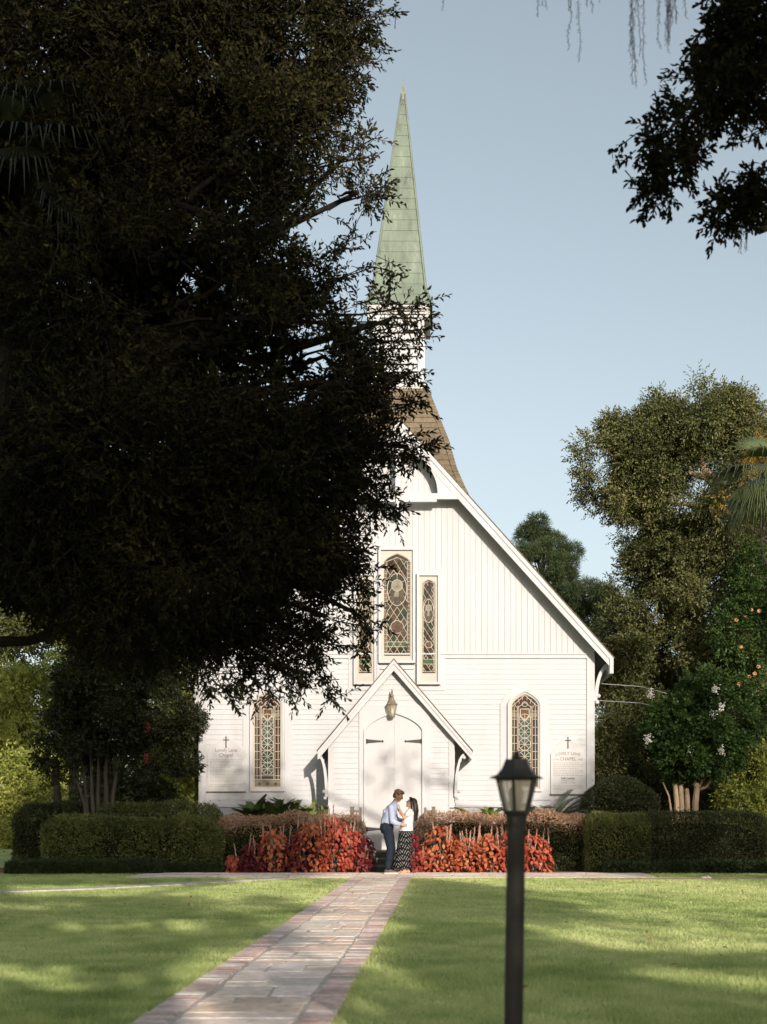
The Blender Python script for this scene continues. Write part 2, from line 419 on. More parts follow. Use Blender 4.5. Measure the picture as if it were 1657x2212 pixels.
# ------------------------------------------------------------------ grass blades
def grass(zones, seed):
    rg = np.random.default_rng(seed); bs, Ls = [], []
    for x0, x1, y0, y1, dens, h in zones:
        m = int((x1 - x0) * (y1 - y0) * dens)
        p = np.stack([rg.uniform(x0, x1, m), rg.uniform(y0, y1, m), np.zeros(m)], 1)
        # keep to the wedge that the lawn in view (and a few steps to the side) covers
        k = (np.abs(p[:, 0] - (828.5 - 960) / F * p[:, 1]) < 0.27 * p[:, 1] + 2.2)
        k &= ~((p[:, 0] > PX0 + .03) & (p[:, 0] < PX1 - .03)) & ~((p[:, 1] > 29.35) & (p[:, 0] > -6.6) & (p[:, 0] < 4.3))
        # the side path
        for i in range(len(pts) - 1):
            a = np.array(pts[i]); b2 = np.array(pts[i + 1]); ab = b2 - a
            t = np.clip(((p[:, :2] - a) @ ab) / (ab @ ab), 0, 1); dd = np.linalg.norm(p[:, :2] - (a + t[:, None] * ab), axis=1)
            k &= dd > 0.16
        p = p[k]; bs.append(p); Ls.append(np.full(len(p), h) * rg.uniform(0.6, 1.25, len(p)))
    b = np.concatenate(bs); L = np.concatenate(Ls); m = len(b)
    L *= 0.8 + 0.5 * vnoise(b * np.array([0.9, 0.9, 1]))
    d = unit(np.array([0, 0, 1.0]) + rg.normal(size=(m, 3)) * 0.62); d[:, 2] = np.abs(d[:, 2])
    nr = unit(rg.normal(size=(m, 3)) * np.array([1, 1, 0.2]))
    t = np.clip((vnoise(b * np.array([0.45, 0.45, 1]) + 3) - .5) * .7 + (vnoise(b * np.array([3.5, 3.5, 1])) - .5) * .6 + .32 + 0.4 * rg.random(m), 0, 1)
    W = 0.0042 + 0.00020 * b[:, 1]
    me = leaf_mesh('grass', b, d, nr, L, W * (0.8 + 0.5 * rg.random(m)), t, M_grass, shape=3, bend=0.35)
    return tag(link('grass', me, None), 'short green lawn grass growing on both sides of the path', 'grass', kind='stuff')
M_grass = leaf_mat('grass_blade', [(0.22, 0.31, 0.09), (0.48, 0.56, 0.21), (0.68, 0.71, 0.33)], trans=0.42, rough=0.5, spec=0.25)
grass([(-5.5, 4.5, 7.2, 12, 5200, 0.040), (-7, 5.5, 12, 17, 2600, 0.038), (-9, 7, 17, 23, 1300, 0.037), (-12, 10, 23, 31.85, 800, 0.037)], 3)
# ------------------------------------------------------------------ chapel
YW = 35.2; YF = 34.77; YP = 34.0; YPF = 33.78
CX = -1.18; XL, XR = -6.04, 3.68
AX, AZ = -1.10, 11.018; ELX, ERX, EZ = -6.49, 4.13, 5.19
BELT = 5.31
sl = (AZ - EZ) / (AX - ELX); sr = (AZ - EZ) / (ERX - AX)
def roof_z(x): return AZ - (AX - x) * sl if x < AX else AZ - (x - AX) * sr
chapel = empty('chapel', (CX, YW, 0), 'white wooden chapel with green copper spire and steep brown shingled roof', 'chapel')
def claps(mb, x0f, x1f, z0, z1, y, ex=0.125, th=0.015):
    z = z0
    while z < z1 - 0.01:
        zt = min(z + ex, z1)
        a0, a1, b0, b1 = x0f(z), x1f(z), x0f(zt), x1f(zt)
        if a1 - a0 > 0.01:
            if b1 < b0: b0 = b1 = (b0 + b1) / 2
            mb.add([(a0, y - th - .003, z), (a1, y - th - .003, z), (b1, y - .004, zt), (b0, y - .004, zt), (a0, y, z), (a1, y, z)], [(0, 1, 2, 3), (0, 4, 5, 1)])
        z = zt
c_ = lambda v: (lambda z: v)
# -- front wall: clapboards below, vertical boards in the gable
mb = MB()
mb.prism_y([(XL, 0), (XR, 0), (XR, roof_z(XR) - .1), (AX, AZ - .12), (XL, roof_z(XL) - .1)], YW, YW + 0.12)
claps(mb, c_(XL + .12), c_(XR - .15), 0.05, BELT - .12, YW)
x = XL
while x < XR - 0.01:
    x2 = min(x + 0.142, XR); a, b_ = x + .005, x2 - .005
    ys = YW - 0.019
    poly = [(a, BELT), (b_, BELT), (b_, roof_z(b_) - .13)]
    if a < AX < b_: poly.append((AX, AZ - .13))
    poly.append((a, roof_z(a) - .13))
    mb.prism_y(poly, ys, YW + .01); x = x2
mb.build('front_wall', M_white, chapel)
for xs, sg in ((XL, -1), (XR, 1)):
    mb = MB(); z = 0.05
    while z < 5.3:
        zt = z + .125
        mb.add([(xs + sg * .02, YW + .02, z), (xs + sg * .02, 51, z), (xs + sg * .004, 51, zt), (xs + sg * .004, YW + .02, zt), (xs, YW + .02, z), (xs, 51, z)], [(0, 1, 2, 3), (0, 4, 5, 1)]); z = zt
    mb.box(xs - .05, xs + .05, YW + .125, 51, 0, 5.45)
    mb.build('side_wall', M_white, chapel)
mb = MB(); mb.prism_y([(XL, 0), (XR, 0), (XR, roof_z(XR) - .1), (AX, AZ - .12), (XL, roof_z(XL) - .1)], 50.9, 51.0); mb.build('rear_wall', M_white, chapel)
# -- trim: corner boards, belt, water table
mb = MB()
mb.box(XL - .035, XL + .13, YW - .045, YW + .1, 0, roof_z(XL) - .18); mb.box(XR - .16, XR + .035, YW - .045, YW + .1, 0, roof_z(XR) - .18)
mb.box(XL + .13, XR - .16, YW - .04, YW - .003, BELT - .12, BELT - .002); mb.box(XL + .131, XR - .161, YW - .065, YW - .0405, BELT - .03, BELT)
for a, b_ in ((XL + .13, -2.76), (.23, XR - .16)):
    mb.prism_x([(YW - .002, 1.42), (YW - .03, 1.42), (YW - .03, 1.50), (YW - .07, 1.51), (YW - .02, 1.56), (YW - .002, 1.56)], a, b_)
mb.box(XL - .075, XL + .16, YW - .085, YW - .046, 1.40, 1.55); mb.box(XR - .19, XR + .075, YW - .085, YW - .046, 1.40, 1.55)
mb.build('corner_trim', M_white, chapel)
# -- main roof
M_shingle = None
def shingle_mat(name, c1, c2, c3, sx, sz):
    m, nt, b, out = new_mat(name)
    t = nt.nodes.new('ShaderNodeTexCoord'); sp = nt.nodes.new('ShaderNodeSeparateXYZ'); cb = nt.nodes.new('ShaderNodeCombineXYZ')
    nt.links.new(t.outputs['Object'], sp.inputs[0])
    ad = nt.nodes.new('ShaderNodeMath'); ad.operation = 'ADD'; nt.links.new(sp.outputs[0], ad.inputs[0]); nt.links.new(sp.outputs[1], ad.inputs[1])
    nt.links.new(ad.outputs[0], cb.inputs[0]); nt.links.new(sp.outputs[2], cb.inputs[1])
    br = nt.nodes.new('ShaderNodeTexBrick'); nt.links.new(cb.outputs[0], br.inputs[0])
    br.inputs['Scale'].default_value = 1; br.inputs['Brick Width'].default_value = sx; br.inputs['Row Height'].default_value = sz
    br.inputs['Mortar Size'].default_value = 0.004; br.inputs['Color1'].default_value = rgba(c1); br.inputs['Color2'].default_value = rgba(c2); br.inputs['Mortar'].default_value = rgba(c3)
    f = noise(nt, t.outputs['Object'], 9, 6, .7); rp = ramp(nt, [(0.3, (.7, .7, .7)), (0.7, (1.2, 1.15, 1.1))]); nt.links.new(f, rp.inputs[0])
    mx = nt.nodes.new('ShaderNodeMix'); mx.data_type = 'RGBA'; mx.blend_type = 'MULTIPLY'; mx.inputs[0].default_value = 1
    nt.links.new(br.outputs[0], mx.inputs[6]); nt.links.new(rp.outputs[0], mx.inputs[7]); nt.links.new(mx.outputs[2], b.inputs['Base Color'])
    b.inputs['Roughness'].default_value = .9; b.inputs['Specular IOR Level'].default_value = .15
    bump(nt, b, f, .3, .01); return m
M_shingle = shingle_mat('brown_shingle', (0.135, 0.108, 0.072), (0.175, 0.142, 0.096), (0.055, 0.044, 0.033), 0.31, 0.15)
mb = MB()
for ex in (ELX, ERX):
    s_ = 1 if ex > AX else -1
    mb.prism_y([(AX, AZ), (ex + s_ * .03, EZ - .03), (ex + s_ * .03, EZ - .06), (AX, AZ - .035)], YF - .06, 51.4)
roof = mb.build('roof', M_shingle, chapel)
mb = MB()
for ex in (ELX, ERX): mb.prism_y([(AX, AZ - .037), (ex, EZ - .05), (ex, EZ - .11), (AX, AZ - .10)], YF + .035, 51.3)
mb.build('soffit', M_soffit, chapel)
mb = MB()
for ex in (ELX, ERX):
    mb.prism_y([(AX, AZ - .04), (ex, EZ - .04), (ex, EZ - .17), (AX, AZ - .17)], YF - .045, YF + .03)
    mb.prism_y([(AX, AZ - .172), (ex, EZ - .172), (ex, EZ - .19), (AX, AZ - .19)], YF - .03, YF + .03)
    mb.prism_y([(AX, AZ - .192), (ex, EZ - .192), (ex, EZ - .34), (AX + (ex - AX) * 0.0, AZ - .40)], YF - .018, YF + .03)
    s_ = 1 if ex > AX else -1
    mb.box(min(ex - s_ * .09, ex), max(ex - s_ * .09, ex), YF - .05, 51.3, EZ - .42, EZ - .06)      # eave fascia, seen end-on
mb.build('rake_board', M_white, chapel)
# -- gable truss: king post, collar beam and arched spandrels
mb = MB(); zc = 9.17; r = 0.97; kx = -1.135
mb.box(kx - .06, kx + .06, YF - .05, YF + .07, 8.86, AZ - .42)
mb.lathe([(.06, 0), (.075, -.03), (.05, -.05), (.085, -.12), (.06, -.2), (.0, -.22)], (kx, YF + .01, 8.86), n=12)
mb.box(AX - (AZ - .3 - 9.1) / sl, AX + (AZ - .3 - 9.1) / sr, YF - .035, YF + .06, 9.03, zc)
mb.box(kx - 1.05, kx + .95, YF - .03, YF + .05, 8.965, 9.028)
for s_ in (-1, 1):
    ss = sr if s_ > 0 else sl
    arc = [(kx + s_ * r * math.cos(a), zc + 1.06 * r * math.sin(a)) for a in [R(v) for v in range(0, 87, 6)]]
    top = (kx + s_ * .06, AZ - .38 - abs(kx + s_ * .06 - AX) * ss)
    xe = AX + s_ * (AZ - .36 - zc) / ss
    mb.prism_y(arc + [(kx + s_ * .06, arc[-1][1]), top, (xe, zc)], YF - .005, YF + .05)
mb.build('gable_truss', M_white, chapel)
def bracket(mb, xw, s_, zt, zb, reach, y0, y1, th=.09, ball=.055):
    o, i = [], []
    for k in range(13):
        a = R(90 * k / 12)
        o.append((xw + s_ * (reach - reach * math.cos(a)), zb + (zt - zb) * math.sin(a)))
        i.append((xw + s_ * (reach - (reach - th) * math.cos(a)), zb + (zt - zb - th) * math.sin(a)))
    mb.prism_y(o + i[::-1], y0, y1)
    mb.box(min(xw, xw + s_ * .07), max(xw, xw + s_ * .07), y0 + .01, y1 - .01, zb - .1, zb + .12)
    yc = (y0 + y1) / 2
    for p in ((xw + s_ * .10, zb + .02), (xw + s_ * .07, zb - .13), (xw + s_ * (reach - .10), zt - .16), (xw + s_ * (reach - .0), zt - .09)):
        mb.ball((p[0], yc, p[1]), ball, (y1 - y0) / 2 - .006, ball)
    return mb
mb = MB(); bracket(mb, XR + .035, 1, EZ - .10, Z(1505, YW), .40, YW - .03, YW + .06); mb.build('eave_bracket', M_white, chapel)
mb = MB(); bracket(mb, XL - .035, -1, EZ - .10, Z(1505, YW), .38, YW - .03, YW + .06); mb.build('eave_bracket', M_white, chapel)
# -- windows
def arch(cx, w, zb, zs, za, n=7):
    out = [(cx - w, zb), (cx + w, zb)]
    for k in range(n + 1):
        u = k / n
        x = (1 - u) ** 2 * w + 2 * u * (1 - u) * w * .80; z = (1 - u) ** 2 * zs + 2 * u * (1 - u) * (zs + (za - zs) * .62) + u * u * za
        out.append((cx + x, z))
    out += [(2 * cx - p[0], p[1]) for p in out[2:-1][::-1]]
    return out
def clip_poly(poly, clip):
    """Sutherland-Hodgman against a convex counter-clockwise polygon."""
    for i in range(len(clip)):
        a, b_ = clip[i], clip[(i + 1) % len(clip)]
        if abs(a[0] - b_[0]) + abs(a[1] - b_[1]) < 1e-7: continue
        ins = lambda p: (b_[0] - a[0]) * (p[1] - a[1]) - (b_[1] - a[1]) * (p[0] - a[0])
        out = []
        for k in range(len(poly)):
            p, q = poly[k], poly[(k + 1) % len(poly)]; dp, dq = ins(p), ins(q)
            if dp >= 0: out.append(p)
            if dp * dq < 0: t = dp / (dp - dq); out.append((p[0] + t * (q[0] - p[0]), p[1] + t * (q[1] - p[1])))
        poly = out
        if len(poly) < 3: return []
    return poly
def strip(p, q, w):
    d = Vector((q[0] - p[0], q[1] - p[1])); 
    if d.length < 1e-6: return []
    nn = Vector((-d.y, d.x)).normalized() * w / 2
    return [(p[0] - nn.x, p[1] - nn.y), (q[0] - nn.x, q[1] - nn.y), (q[0] + nn.x, q[1] + nn.y), (p[0] + nn.x, p[1] + nn.y)]
M_glass = col_mat('stained_glass', rough=0.16, spec=0.5, nscale=7, namt=0.5)
dk = lambda q: tuple(v * .62 for v in q)
M_lead = mat('lead_came', [(0.3, (0.36, 0.31, 0.22)), (0.7, (0.45, 0.39, 0.30))], rough=0.7, scale=12)
def project_rect(pts, c, rect):
    x0, x1, z0, z1 = rect; out = []
    for p in pts:
        dx, dz = p[0] - c[0], p[1] - c[1]; t = 1e9
        if dx > 1e-9: t = min(t, (x1 - c[0]) / dx)
        if dx < -1e-9: t = min(t, (x0 - c[0]) / dx)
        if dz > 1e-9: t = min(t, (z1 - c[1]) / dz)
        if dz < -1e-9: t = min(t, (z0 - c[1]) / dz)
        out.append([c[0] + dx * t, c[1] + dz * t])
    for cxn, czn in ((x0, z0), (x1, z0), (x1, z1), (x0, z1)):      # snap the nearest point onto each corner
        k = min(range(len(out)), key=lambda i: (out[i][0] - cxn) ** 2 + (out[i][1] - czn) ** 2); out[k] = [cxn, czn]
    return out
def circle(c, rx, rz, n=24): return [(c[0] + rx * math.cos(2 * PI * k / n), c[1] + rz * math.sin(2 * PI * k / n)) for k in range(n)]
def glaze(win, A, y, pieces, lines, base):
    g = MB(); g.prism_y(A, y, y + .02, dk(base))
    for lv, (poly, c) in enumerate(pieces):
        q = clip_poly(poly, A)
        if q: g.add([(p[0], y - .001 - .00003 * lv, p[1]) for p in q], [list(range(len(q)))], dk(c))
    pane = g.build('pane', M_glass, win)
    l = MB(); k = 0
    for p, q, w in lines:
        s4 = clip_poly(strip(p, q, w), A)
        if s4: l.prism_y(s4, y - .010 - (k % 5) * .0006, y - .004); k += 1
    for i in range(len(A)):
        s4 = strip(A[i], A[(i + 1) % len(A)], .03)
        if s4: l.prism_y(s4, y - .016 - (i % 3) * .0005, y - .004)
    l.build('leading', M_lead, win)
def ell_lines(c, rx, rz, w, n=22):
    q = circle(c, rx, rz, n); return [(q[i], q[(i + 1) % n], w) for i in range(n)]
def upper_window(name, cx, w, zb, zs, za, rect, medal, low, y, label=None):
    win = bpy.data.objects.new(name, None); COL.objects.link(win); win.parent = chapel; ORG[win] = ORG[chapel]
    if label: win['label'] = label
    A = arch(cx, w, zb, zs, za); rr = random.Random(int(w * 1000) + int(cx * 10))
    gl = [(.10, .062, .032), (.060, .065, .036), (.125, .080, .048), (.04, .052, .030), (.085, .052, .03)]
    bw = w * .24; inn = w - bw; pc, ln = [], []
    z = zb + .05
    while z < za:                                       # border of small panes
        for s_ in (-1, 1): pc.append(([(cx + s_ * inn, z), (cx + s_ * w, z), (cx + s_ * w, z + .1), (cx + s_ * inn, z + .1)][::s_], rr.choice(gl))); ln.append(((cx + s_ * inn, z), (cx + s_ * w, z), .010))
        z += .1
    for s_ in (-1, 1): ln.append(((cx + s_ * inn, zb + .05), (cx + s_ * inn, zs + .02), .014)); ln.append(((cx + s_ * inn, zs + .02), (cx, za - bw * 1.2), .014)); ln.append(((cx + s_ * (inn + bw * .5), zb + .05), (cx + s_ * (inn + bw * .5), zs), .008))
    ln.append(((cx - w, zb + .05), (cx + w, zb + .05), .014))
    nd = 3 if w > .25 else 2; dw = 2 * inn / nd; dh = dw * 1.55; k = 0
    z = zb + .05
    while z < za + dh:                                  # lozenges
        for i in range(-nd, nd + 1):
            c = (cx + i * dw * (1 if nd == 3 else 1) + (dw / 2 if k % 2 else 0), z)
            q = clip_poly([(c[0] - dw / 2, c[1]), (c[0], c[1] - dh / 2), (c[0] + dw / 2, c[1]), (c[0], c[1] + dh / 2)], [(cx - inn, zb + .05), (cx + inn, zb + .05), (cx + inn, zs + .02), (cx, za - bw * 1.1), (cx - inn, zs + .02)])
            if q:
                pc.append((q, rr.choice(gl)))
                for e in range(len(q)): ln.append((q[e], q[(e + 1) % len(q)], .011))
        z += dh / 2; k += 1
    mz, mh = medal; mw = inn * .95
    pc2 = [(circle((cx, mz), mw, mh), (.055, .058, .040)), ([(cx - mw * .62, mz - mh * .9), (cx + mw * .62, mz - mh * .9), (cx + mw * .75, mz + mh * .05), (cx - mw * .75, mz + mh * .05)], (.13, .105, .07)),
           ([(cx - mw * .3, mz - mh * .45), (cx + mw * .18, mz - mh * .45), (cx + mw * .14, mz + mh * .1), (cx - mw * .2, mz + mh * .1)], (.36, .32, .24)), (circle((cx, mz + mh * .25), mw * .56, mw * .60), (.40, .36, .28)),
           (circle((cx, low), mw * .66, mw * .66), (.16, .10, .065)), ([(cx - inn, zb + .24), (cx + inn, zb + .24), (cx + inn, zb + .36), (cx - inn, zb + .36)], (.10, .16, .085))]
    ln = [l for l in ln if not (abs((l[0][1] + l[1][1]) / 2 - mz) < mh * .98 and abs((l[0][0] + l[1][0]) / 2 - cx) < inn * .97 and ((l[0][0] + l[1][0]) / 2 - cx) ** 2 / mw ** 2 + ((l[0][1] + l[1][1]) / 2 - mz) ** 2 / mh ** 2 < 1) and not (((l[0][0] + l[1][0]) / 2 - cx) ** 2 + ((l[0][1] + l[1][1]) / 2 - low) ** 2 < (mw * .62) ** 2) and not (zb + .25 < (l[0][1] + l[1][1]) / 2 < zb + .35 and abs((l[0][0] + l[1][0]) / 2 - cx) < inn * .97)]
    ln += ell_lines((cx, mz), mw, mh, .016) + ell_lines((cx, low), mw * .66, mw * .66, .014) + ell_lines((cx, mz + mh * .25), mw * .56, mw * .6, .012)
    ln += [((cx - inn, zb + .24), (cx + inn, zb + .24), .012), ((cx - inn, zb + .36), (cx + inn, zb + .36), .012)]
    for a in (35, 90, 145, 200, 340): ln.append(((cx + mw * .56 * math.cos(R(a)), mz + mh * .25 + mw * .6 * math.sin(R(a))), (cx + mw * math.cos(R(a)) * 1.0, mz + mh * math.sin(R(a)) * .95), .010))
    glaze(win, A, y, pc + pc2, ln, (.075, .055, .034))
    f = MB(); c = (cx, (zb + zs) / 2); x0, x1, z0, z1 = rect
    f.ring_y(project_rect(A, c, rect), A, y - .035, y + .03); f.build('frame', M_cream, win)
    f = MB(); t = .06                                  # deep outer casing
    f.box(x0 - t, x0, y - .10, y + .03, z0 - t, z1 + t); f.box(x1, x1 + t, y - .10, y + .03, z0 - t, z1 + t); f.box(x0, x1, y - .099, y + .03, z1, z1 + t); f.box(x0, x1, y - .099, y + .03, z0 - t, z0)
    f.build('casing', M_white, win)
    return win
yg = YW - 0.045
k = lambda px: X(px, YW); h = lambda py: Z(py, YW)
upper_window('window', k(858), 29 / 87.27, h(1418.5), h(1215.5), h(1197), (k(823.5), k(892), h(1428), h(1190)), (h(1274), .40), h(1355), yg, 'tall central stained glass window')
upper_window('window', k(926), 15 / 87.27, h(1456), h(1262), h(1253), (k(906), k(946), h(1474), h(1245)), (h(1320), .29), h(1393), yg)
upper_window('window', k(789), 15 / 87.27, h(1456), h(1262), h(1253), (k(770), k(809), h(1474), h(1245)), (h(1320), .29), h(1393), yg)
mb = MB()                                               # flat boards that tie the three upper windows together
for a, b_ in ((814.6, 817.8), (897.8, 900.2)): mb.box(k(a), k(b_), YW - .055, YW + .01, h(1480), h(1240))
mb.box(k(753), k(770) - .061, YW - .035, YW + .01, h(1489), h(1233)); mb.box(k(946) + .061, k(962), YW - .035, YW + .01, h(1489), h(1233))
mb.box(k(753), k(962), YW - .0355, YW + .01, h(1492), h(1486)); mb.box(k(823.5) - .02, k(892) + .02, YW - .05, YW + .01, h(1446), h(1442))
mb.build('window_trim', M_white, chapel)
def lower_window(cx, y):
    win = bpy.data.objects.new('window', None); COL.objects.link(win); win.parent = chapel; ORG[win] = ORG[chapel]
    w = 28.5 / 87.27; zb, zs, za = h(1702), h(1523), h(1500)
    A = arch(cx, w, zb, zs, za); rr = random.Random(8)
    mar = [(.10, .035, .028), (.075, .03, .024), (.12, .05, .036)]; grn = [(.05, .095, .085), (.075, .125, .115), (.035, .07, .055), (.10, .15, .14)]
    pc, ln = [], []
    x1, x2, x3 = w * .46, w * .56, w * .80
    z = zb + .30
    while z < zs - .1:
        for s_ in (-1, 1):
            pc.append(([(cx + s_ * x2, z), (cx + s_ * x3, z), (cx + s_ * x3, z + .2), (cx + s_ * x2, z + .2)][::s_], rr.choice(mar)))
            pc.append(([(cx + s_ * x3, z), (cx + s_ * w, z), (cx + s_ * w, z + .2), (cx + s_ * x3, z + .2)][::s_], rr.choice([(.045, .055, .03), (.03, .04, .028)])))
            ln.append(((cx + s_ * x2, z), (cx + s_ * w, z), .013))
        z += .2
    for s_ in (-1, 1):
        for q, ww in ((x1, .014), (x2, .014), (x3, .014)): ln.append(((cx + s_ * q, zb + .22), (cx + s_ * q, zs - .02), ww))
        for d, ww in ((.0, .016), (.14, .014)): ln.append(((cx + s_ * (w - d), zs - .05 - d * .2), (cx, za - .02 - d * 1.3), ww))
        for u in (.2, .5, .8): ln.append(((cx + s_ * w * u, zs + .30 * (1 - u)), (cx + s_ * w * (u * .8), zs - .12 + .3 * (1 - u)), .012))
        pc.append(([(cx + s_ * w, zs - .1), (cx, za), (cx, za - .17), (cx + s_ * (w - .14), zs - .16)][::-s_], (.085, .03, .025)))
    zz = zs - .27; rd = x1 * .98; zc2 = zz - .10
    while zc2 - rd > zb + .28:                           # the column of wheels
        for a in range(8):
            a0, a1 = R(a * 45), R(a * 45 + 45)
            pc.append(([(cx, zc2), (cx + rd * math.cos(a0), zc2 + rd * math.sin(a0)), (cx + rd * math.cos(a1), zc2 + rd * math.sin(a1))], rr.choice(grn)))
            ln.append(((cx, zc2), (cx + rd * math.cos(a0), zc2 + rd * math.sin(a0)), .012))
        ln += ell_lines((cx, zc2), rd, rd, .015, 16); pc.append((circle((cx, zc2), .032, .032, 10), (.20, .11, .05)))
        for s_ in (-1, 1): ln.append(((cx + s_ * x1, zc2 - rd), (cx + s_ * .02, zc2 - rd * 1.0), .012))
        zc2 -= rd * 2.05
    for s_ in (-1, 1):                                   # ribbon and shield
        pc.append(([(cx + s_ * .05, zs - .22), (cx + s_ * w, zs - .18), (cx + s_ * w, zs - .29), (cx + s_ * .05, zs - .34)][::-s_], (.30, .25, .18)))
    pc.append(([(cx - .11, zs - .10), (cx - .11, zs - .28), (cx, zs - .40), (cx + .11, zs - .28), (cx + .11, zs - .10)], (.20, .11, .06)))
    sh = [(cx - .11, zs - .10), (cx - .11, zs - .28), (cx, zs - .40), (cx + .11, zs - .28), (cx + .11, zs - .10)]
    ln += [(sh[i], sh[(i + 1) % 5], .02) for i in range(5)]
    ln += ell_lines((cx, zs + .02), .07, .06, .013, 12)
    pc.append(([(cx - w, zb), (cx + w, zb), (cx + w, zb + .20), (cx - w, zb + .20)], (.28, .24, .18)))
    for d in (-.2, 0, .2): pc.append(([(cx + d - .06, zb + .10), (cx + d, zb + .055), (cx + d + .06, zb + .10), (cx + d, zb + .145)], (.12, .075, .05)))
    ln += [((cx - w, zb + .21), (cx + w, zb + .21), .016), ((cx - w, zb + .30), (cx + w, zb + .30), .013), ((cx - w, zb + .02), (cx + w, zb + .02), .02)]
    glaze(win, A, y, pc, ln, (.05, .042, .03))
    f = MB(); A2 = arch(cx, w + .045, zb - .04, zs + .01, za + .06); f.ring_y(A2, A, y - .05, y + .03); f.build('frame', M_cream, win)
    f = MB(); A3 = arch(cx, w + .10, zb - .09, zs + .02, za + .12); f.ring_y(A3, A2, y - .085, y + .03)
    A4 = arch(cx, w + .28, zb - .30, zs + .0, za + .33); f.ring_y(A4, A3, y - .012, y + .03); f.build('casing', M_white, win)
    return win
lower_window(k(1133.5), YW - .03); lower_window(k(578.5), YW - .03)
# -- belfry, louvers, cornice, spire, skirt roof
BX, BY, BH = -1.19, 37.67, 0.668
bel = MB(); t = .17
for sx in (-1, 1):
    for sy in (-1, 1):
        bel.box(BX + sx * BH - (t if sx > 0 else 0), BX + sx * BH + (t if sx < 0 else 0), BY + sy * BH - (t if sy > 0 else 0), BY + sy * BH + (t if sy < 0 else 0), 12.2, 14.5)
zl0, zl1 = 12.66, 14.27
for sy in (-1, 1):
    yy = BY + sy * (BH - .04)
    bel.box(BX - BH + t, BX + BH - t, yy - .035, yy + .035, zl1, 14.5); bel.box(BX - BH + t, BX + BH - t, yy - .035, yy + .035, 12.2, zl0)
    xx = BX + sy * (BH - .04)
    bel.box(xx - .035, xx + .035, BY - BH + t, BY + BH - t, zl1, 14.5); bel.box(xx - .035, xx + .035, BY - BH + t, BY + BH - t, 12.2, zl0)
bel.box(BX - BH - .06, BX + BH + .06, BY - BH - .06, BY + BH + .06, 12.42, 12.55); bel.box(BX - BH - .09, BX + BH + .09, BY - BH - .09, BY + BH + .09, 12.36, 12.418)
belfry = bel.build('belfry', M_white, chapel)
lv = MB(); z = zl0
while z < zl1 - .05:
    for sy in (-1, 1):
        y0 = BY + sy * (BH - .03); y1 = BY + sy * (BH - .11)
        lv.add([(BX - BH + t, y0, z), (BX + BH - t, y0, z), (BX + BH - t, y1, z + .185), (BX - BH + t, y1, z + .185), (BX - BH + t, y0, z + .025), (BX + BH - t, y0, z + .025), (BX + BH - t, y1, z + .20), (BX - BH + t, y1, z + .20)], [(0, 1, 2, 3), (4, 7, 6, 5), (0, 4, 5, 1), (3, 2, 6, 7)])
        x0 = BX + sy * (BH - .03); x1 = BX + sy * (BH - .11)
        lv.add([(x0, BY - BH + t, z), (x0, BY + BH - t, z), (x1, BY + BH - t, z + .185), (x1, BY - BH + t, z + .185), (x0, BY - BH + t, z + .025), (x0, BY + BH - t, z + .025), (x1, BY + BH - t, z + .2), (x1, BY - BH + t, z + .2)], [(0, 1, 2, 3), (4, 7, 6, 5), (0, 4, 5, 1), (3, 2, 6, 7)])
    z += .205
lv.build('louver_panel', M_white, belfry)
cr = MB()
cr.box(BX - BH - .05, BX + BH + .05, BY - BH - .05, BY + BH + .05, 14.34, 14.44); cr.box(BX - .82, BX + .82, BY - .82, BY + .82, 14.442, 14.545); cr.box(BX - .77, BX + .77, BY - .77, BY + .77, 14.40, 14.4415)
for s_ in (-1, 1): cr.prism_x([(BY - .74, 14.4), (BY - .74, 14.16), (BY + .74, 14.16), (BY + .74, 14.4)], BX + s_ * .81 - (.13 if s_ > 0 else 0), BX + s_ * .81 + (.13 if s_ < 0 else 0))
cr.build('cornice', M_soffit, chapel)
def lapped(prof, cx, cy, nb, lap, cxt=None):
    """four-sided roof whose half-width falls along prof [(half, z)...], laid in nb lapped courses."""
    zs_ = [p[1] for p in prof]; hs = [p[0] for p in prof]; m = MB(); out = []
    f = lambda z: float(np.interp(z, zs_, hs))
    off = lambda z: 0 if cxt is None else cxt * (z - zs_[0]) / (zs_[-1] - zs_[0])
    for i in range(nb):
        z0 = zs_[0] + (zs_[-1] - zs_[0]) * i / nb; z1 = zs_[0] + (zs_[-1] - zs_[0]) * (i + 1) / nb
        a, b_ = f(z0) + lap, f(z1) + .001; o0, o1 = cx + off(z0), cx + off(z1)
        c = lambda s, q, z, o: (o + s[0] * q, cy + s[1] * q, z)
        cs = [(-1, -1), (1, -1), (1, 1), (-1, 1)]
        vs = [c(s, a, z0, o0) for s in cs] + [c(s, b_, z1, o1) for s in cs] + [c(s, a - lap - .001, z0, o0) for s in cs]
        m.add(vs, [(j, (j + 1) % 4, 4 + (j + 1) % 4, 4 + j) for j in range(4)] + [(j, 8 + j, 8 + (j + 1) % 4, (j + 1) % 4) for j in range(4)])
    return m, f, off
